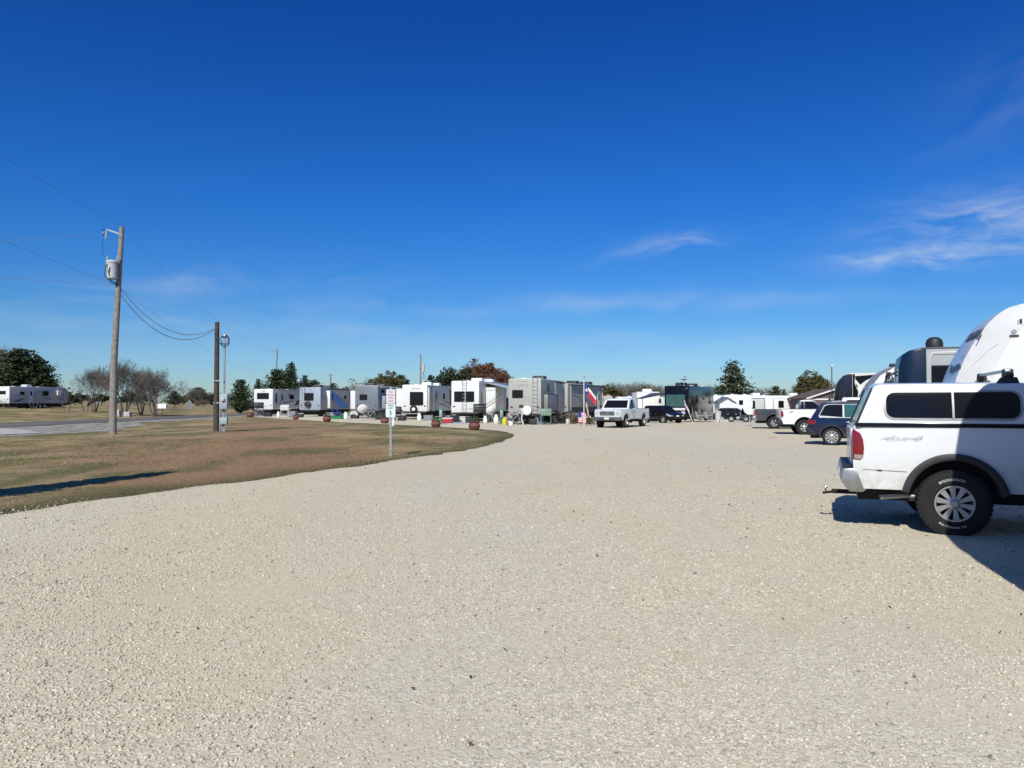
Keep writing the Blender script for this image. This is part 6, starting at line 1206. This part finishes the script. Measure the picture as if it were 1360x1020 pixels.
bicycle("silver bicycle standing under the small rear window, left of the spare tyre cover", 681, 55.3, LG_SHELL, R(4)); bicycle("dark bicycle leaning at the small-window trailer's bumper", 688, 55.8, PLASTIC, R(20)); bicycle("grey bicycle behind the slate-grey trailer, right of the dish", 492, 74.0, LG_SHELL, R(8)); bicycle("black bicycle at the right rear corner of the slate-grey trailer", 499, 75.0, PLASTIC, R(-10)); bicycle("bicycle behind the white-backed trailer at the left end", 345, 89.0, GALV, R(6))
chair("blue folding chair in front of the bright blue side graphic", 452.5, 77, BLUE_FAB, R(200)); chair("blue folding chair, left twin near the green tub", 447, 78.5, BLUE_FAB, R(180)); chair("dark folding chair in the shade right of the sage grill", 735, 57.2, PLASTIC, R(170)); chair("dark folding chair farther right in the shade of the small-window trailer", 744, 58.6, PLASTIC, R(210)); chair("dark folding chair beside the white bucket", 750, 61.0, DG_SHELL, R(190)); chair("grey folding chair behind the bicycles at the slate-grey trailer", 508, 76, DG_SHELL, R(190)); chair("pale folding chair near the black motorhome's front corner", 930, 68.5, LG_SHELL, R(160)); chair("pale folding chair beside the black motorhome's graphics", 941, 70, LG_SHELL, R(190)); chair("dark chair behind the white pickup's nose left of the small sign", 988, 72, DG_SHELL, R(170))
def lowtub(m): m.lathe([(0, .02), (.75, .02), (.85, .32), (.88, .34), (.80, .33), (.7, .06), (0, .05)], GREEN_PL, n=24)
simple("wading_tub", "green plastic tub on the gravel by the blue chairs", "tub", 451, 75, lowtub)
simple("cooler", "dark red cooler with white lid beside the green power pedestal", "cooler", 594, 60, lambda m: (m.box(-.42, .42, -.2, .2, .01, .36, RED_PL), m.box(-.44, .44, -.22, .22, .36, .46, WHITE)), bevel=.02)
simple("storage_box", "grey storage box under the ladder of the two-window trailer", "box", 617, 64, lambda m: (m.box(-.4, .4, -.25, .25, .01, .42, LG_SHELL), m.box(-.43, .43, -.28, .28, .42, .48, W_SHELL)), bevel=.02)
simple("ground_mat", "blue and white woven mat lying in front of the ladder trailer", "mat", 617, 60.5, lambda m: m.box(-1.3, 1.3, -.9, .9, .022, .034, MATB))
simple("jug", "yellow jug on the gravel beside the right power pedestal", "jug", 670, 55.2, lambda m: (m.lathe([(0, .01), (.16, .01), (.18, .05), (.18, .38), (.10, .50), (.04, .54), (.04, .60), (0, .60)], YEL_PL, n=14), m.tube([(.17, 0, .18), (.25, 0, .25), (.22, 0, .42), (.1, 0, .5)], .02, YEL_PL, 5)))
simple("bucket", "white bucket in the shade of the small-window trailer", "bucket", 754.5, 58.5, lambda m: m.lathe([(0, .01), (.13, .01), (.17, .38), (.18, .38), (.15, .03), (0, .03)], WHITE, n=16))
simple("bucket", "white bucket in front of the silver bicycle", "bucket", 678.5, 54.3, lambda m: m.lathe([(0, .01), (.13, .01), (.17, .30), (.18, .30), (.15, .03), (0, .03)], WHITE, n=16))
simple("folding_table", "low pale table with a white top below the square-window trailer's bumper", "table", 547, 70, lambda m: (m.box(-.7, .7, -.35, .35, .60, .64, LG_SHELL), m.tube([(-.6, -.3, .6), (-.6, .3, .02)], .02, GALV, 5), m.tube([(-.6, .3, .6), (-.6, -.3, .02)], .02, GALV, 5), m.tube([(.6, -.3, .6), (.6, .3, .02)], .02, GALV, 5), m.tube([(.6, .3, .6), (.6, -.3, .02)], .02, GALV, 5)))
simple("hose_reel", "grey hose reel by the rear wheel of the slate-grey trailer", "hose reel", 470, 77, lambda m: (m.lathe([(.1, -.2), (.38, -.2), (.38, -.17), (.22, -.15), (.22, .15), (.38, .17), (.38, .2), (.1, .2)], LG_SHELL, (0, 0, .42), 'y', 20), m.box(-.3, .3, -.24, -.20, .0, .42, PLASTIC), m.box(-.3, .3, .20, .24, 0, .42, PLASTIC)))
# satellite-like cover post and utility stand near bicycles
simple("hitch_stand", "grey upright stand between the bicycle and the white spare tyre cover", "stand", 693, 55.0, lambda m: (m.bar((-.12, 0, 1.35), (.05, 0, .9), .12, .1, LG_SHELL), m.bar((.05, 0, .9), (-.02, 0, .5), .12, .1, LG_SHELL), m.bar((-.02, 0, .5), (.12, 0, .02), .12, .1, LG_SHELL), m.box(-.22, .12, -.08, .08, 1.25, 1.5, PLASTIC)), bevel=.01)
for k, (px, Y, hh, lb) in enumerate(((757, 60, .9, "dry potted shrub left of the low striped flag"), (763, 58, .7, "small dry shrub just left of the flagpole"), (782, 57, .5, "low green plants at the foot of the flagpole"))):
    t = thing("garden_shrub", lb, "shrub", L3(px, Y), k); n = 500; C = np.stack([rng.normal(0, .26, n), rng.normal(0, .22, n), rng.uniform(.05, hh, n)], 1); meshobj("foliage", quads_mesh("foliage", C, rng.uniform(.03, .07, n), BUFF if k < 2 else OLIVE), t); m = MB(); [m.tube([(0, 0, 0), (random.gauss(0, .2), random.gauss(0, .2), hh)], .012, BARK, 4) for _ in range(7)]; m.build("stem", t)
mc = thing("motorcycle", "dark motorcycle parked right of the black car under the conifer", "motorcycle", L3(980, 77), R(-20))
for xx in (-.65, .75):
    m = MB(); m.lathe([(.20, -.05), (.30, -.06), (.34, 0), (.30, .06), (.20, .05)], RUBBER, (xx, 0, .34), 'y', 20); m.lathe([(0, -.02), (.2, -.02), (.2, .02), (0, .02)], ALU, (xx, 0, .34), 'y', 16); m.build("wheel", mc)
m = MB(); m.prism([(-.7, .75), (-.2, .7), (.35, .95), (.5, .8), (.3, .4), (-.3, .3)], -.16, .16, BLACK_P); m.tube([(.75, 0, .34), (.45, 0, 1.05)], .04, ALU, 6); m.box(-.2, .2, -.2, .2, .28, .55, ALU); m.build("body", mc, bevel=.03)
m = MB(); m.prism([(.4, 1.0), (.65, 1.0), (.45, 1.4), (.35, 1.35)], -.22, .22, GLASS); m.tube([(.42, -.38, 1.1), (.45, 0, 1.05), (.42, .38, 1.1)], .02, PLASTIC, 5); m.build("windscreen", mc, bevel=.02)
simple("trash_bin", "pale grey bin behind the black motorhome near the black car", "bin", 953.5, 76, lambda m: (m.lathe([(0, .01), (.26, .01), (.30, .95), (.33, .97), (.33, 1.05), (.2, 1.12), (0, 1.14)], LG_SHELL, n=18)))
simple("concrete_block", "low concrete block right of the grey bin", "block", 961, 73, lambda m: m.box(-.4, .4, -.2, .2, 0, .28, CONC), bevel=.02)
# ================================================================ trees
bt1 = bare_tree(7.3, 4, .62, 6, 11, r0=.13); bt2 = bare_tree(6.2, 3, .8, 6, 5, r0=.11); bt3 = bare_tree(8, 1, .55, 5, 9, r0=.13); bt4 = bare_tree(2.4, 3, .5, 3, 2, r0=.03)
cf1 = conifer(9.5, 4.8, CEDAR, 3, 28, 20, .16, .04, -.35, ragged=.45, power=.7); cf2 = conifer(6.6, 5.0, CEDAR, 8, 20, 24, .16, .03, -.45, ragged=.5, power=.55, name="cedar_tree")
sp1 = conifer(8.2, 7.6, SPRUCE, 21, 19, 22, .19, .05, .20, ragged=.34, power=.78, name="spruce_tree", qn=34)
lt1 = leafy_tree(7.0, 5.6, OLIVE, 4, 14000, .17, name="leafy_tree"); lt2 = leafy_tree(9.5, 8.2, RUSSET, 6, 15000, .18, name="autumn_tree"); lt3 = leafy_tree(7.5, 9.0, DARKG, 12, 15000, .20, .2, name="dark_tree"); lt4 = leafy_tree(5.0, 5.5, BUFF, 15, 3500, .11, .2, name="buff_tree")
def place(proto, label, px, Y, top, first=False, base_h=None, group=None, rz=None, sx=1.0):
    """scale so that the top stands at picture height `top`"""
    x = X(px, Y); z = gz(x, Y); h = Zh(top, Y) - z; s = h / base_h; r_ = random.uniform(0, 6) if rz is None else rz
    if first: proto.location = (x, Y, z); proto.rotation_euler = (0, 0, r_); proto.scale = (s * sx, s * sx, s); proto["label"] = label; 
    else: proto = again(proto, label, (x, Y, z), r_, (s * sx, s * sx, s))
    if group: proto["group"] = group
    return proto
HB = {}
def top_of(o):
    return max(max((v.co.z for v in c.data.vertices), default=0) for c in o.children)
for o in (bt1, bt2, bt3, bt4, cf1, cf2, sp1, lt1, lt2, lt3, lt4): HB[o.name] = top_of(o)
used = set()
def P(proto, label, px, Y, top, group=None, sx=1.0, rz=None):
    f = proto.name not in used; used.add(proto.name); return place(proto, label, px, Y, top, f, HB[proto.name], group, rz, sx)
P(bt1, "large bare multi-stem tree just right of the tall utility pole", 166, 91, 474, sx=.85); P(bt2, "bare spreading tree right of the largest bare tree, left of the mailbox", 205, 90, 484, sx=.95); P(bt1, "slender bare tree left of the tall utility pole", 126, 96, 484, sx=.8)
P(bt2, "second bare tree merging with the spreading tree near the mailbox", 188, 94, 488, sx=.8)
for px, tp in ((7, 527), (45, 520), (90, 512), (113, 524)): P(bt4, {7: "thin bare sapling at the left edge in front of the far trailer", 45: "thin bare sapling in front of the far trailer's middle", 90: "bare sapling at the right end of the far trailer", 113: "small bare bush under the slender bare tree"}[px], px, 96, tp, "bare saplings by the road")
P(cf2, "broad dark evergreen behind the far left trailer", 26, 122, 462, sx=1.7); P(cf2, "dark evergreen tapering at the right end of the far left trailer", 52, 122, 478, sx=1.3); P(cf1, "dark evergreen at the left picture edge behind the trailer", -2, 130, 462, sx=1.5); P(bt3, "bare grey tree rising among the evergreens at the left edge", 10, 126, 453, sx=1.1); P(cf2, "low dark evergreen behind the far left trailer's roof", 66, 124, 500, sx=1.2)
P(cf2, "dark round cedar at the left end of the trailer row, left of the white-backed trailer", 320, 112, 503, sx=1.0); P(cf1, "pointed cedar just behind the white-backed trailer's left edge", 343, 120, 502, sx=1.0); P(cf2, "bushy cedar behind the white-backed trailer, left of the tallest spire", 368, 118, 489, sx=1.1); P(cf1, "cedar with the tallest spire behind the white-backed trailer", 386, 118, 480, sx=1.2); P(cf1, "cedar with twin spires right of the tallest spire", 405, 120, 497, sx=1.2); P(cf2, "low cedar behind the gap between the first two trailers", 417, 122, 504, sx=1.2)
P(cf2, "low cedar between the second trailer and the short distant pole", 442, 135, 508); P(lt4, "thin buff-coloured tree behind the slate-grey trailer's left half", 482, 112, 499, sx=1.1); P(lt1, "olive tree behind the slate-grey trailer", 514, 112, 491, sx=1.0); P(cf2, "dark cedar behind the gap left of the white trailer with square window", 531, 115, 497, sx=1.0); P(cf1, "small spired cedar right of the olive tree", 540, 118, 503, sx=1.0); P(cf1, "small cedar beneath the distant transformer pole", 565, 128, 505); P(cf2, "small cedar right of the distant transformer pole", 573, 126, 508)
P(lt3, "dark green round tree behind the white air conditioner of the square-window trailer", 604, 105, 485, sx=1.0); P(lt2, "tall russet-leaved tree behind the ladder trailer", 638, 112, 474, sx=.95); P(lt2, "smaller russet tree right of the tall russet tree", 666, 118, 487, sx=.6)
P(sp1, "big layered conifer behind the black car, right of the black motorhome", 973, 115, 477, sx=1.28)
P(lt1, "olive-brown round tree left of the lamp post", 1080, 120, 490, sx=.85); P(cf2, "small dark cedar behind the long white trailer", 1030, 150, 512, sx=.9); P(cf1, "smaller cedar right of the small dark cedar", 1041, 150, 516); P(bt3, "bare tree behind the long white trailer's left end", 1016, 165, 511, sx=1.2); P(bt3, "bare tree between the cedars and the olive-brown tree", 1056, 165, 514, sx=1.2); P(bt2, "bare tree right of the lamp post", 1115, 135, 503, sx=1.0); P(bt3, "bare twiggy tree beside the olive-brown round tree", 1068, 128, 507, sx=1.2); P(cf2, "dark cedar low behind the black motorhome's right end", 998, 160, 517)
P(lt1, "olive tree behind the white pickup's cab", 808, 150, 510, sx=1.1); P(lt1, "olive tree behind the white camper", 858, 155, 512, sx=.9)
far = [(690, 515), (757, 509), (770, 512), (784, 511), (797, 509), (822, 506), (833, 508), (842, 505), (850, 508), (868, 507), (880, 510), (922, 509), (936, 511), (948, 510), (905, 511), (1004, 514), (1135, 512)]
for k, (px, tp) in enumerate(far): P(bt3 if k % 3 else bt2, "bare grey tree in the distant tree line behind the trailers and motorhome", px, 172 + (k * 7) % 20, tp - 1, "bare trees of the distant tree line", sx=1.5)
lf = [(100, 521), (113, 524), (135, 522), (150, 524), (178, 519), (232, 519), (244, 524), (263, 514), (272, 520), (283, 523), (296, 524), (90, 524)]
for k, (px, tp) in enumerate(lf): P(cf2 if k % 2 else lt3, "low dark green tree on the far side of the brown field at the left", px, 230 + (k * 13) % 40, tp, "low trees beyond the brown field", sx=1.7)
P(bt2, "greyish bare tree beyond the field, above the diamond-shaped sign", 262, 190, 513, sx=1.2)
P(lt4, "round tan brush heap beyond the road, right of the diamond-shaped sign", 270, 150, 530, sx=2.0)
for k, (px, lb) in enumerate(((115, "round straw bale in the far field, left of the utility pole"), (144, "round straw bale in the far field, touching the utility pole's left side"))):
    simple("hay_bale", lb, "hay bale", px, 185, lambda m: m.lathe([(0, -.7), (.62, -.7), (.68, -.62), (.68, .62), (.62, .7), (0, .7)], STRAW, (0, 0, .66), 'y', 20), "round bales in the far field", rz=R(20 * k))
simple("limestone_block", "pale limestone blocks at the foot of the largest bare tree", "stone", 163, 87, lambda m: (m.prism([(-.7, 0), (-.2, 0), (-.25, .75), (-.6, .8)], -.3, .3, CONC)), bevel=.05)
simple("limestone_block", "lower grey stone right of the pale limestone block", "stone", 172, 87, lambda m: (m.prism([(-.6, 0), (.2, 0), (.15, .55), (-.5, .6)], -.3, .3, CONC)), bevel=.05)
# slim evergreen outside the left edge, its shadow lies across the lawn
cl = conifer(6.3, .95, CEDAR, 33, 28, 16, .12, .10, -.3, name="slim_evergreen", power=.35, ragged=.35); cl.location = (-10.15, 11.0, 0); cl["label"] = "slim evergreen outside the left edge whose long shadow crosses the lawn"
for o in list(COL.objects):
    if o.parent is None and o.type in ('EMPTY', 'MESH') and "label" in o and not o.get("category"): o["category"] = "tree"
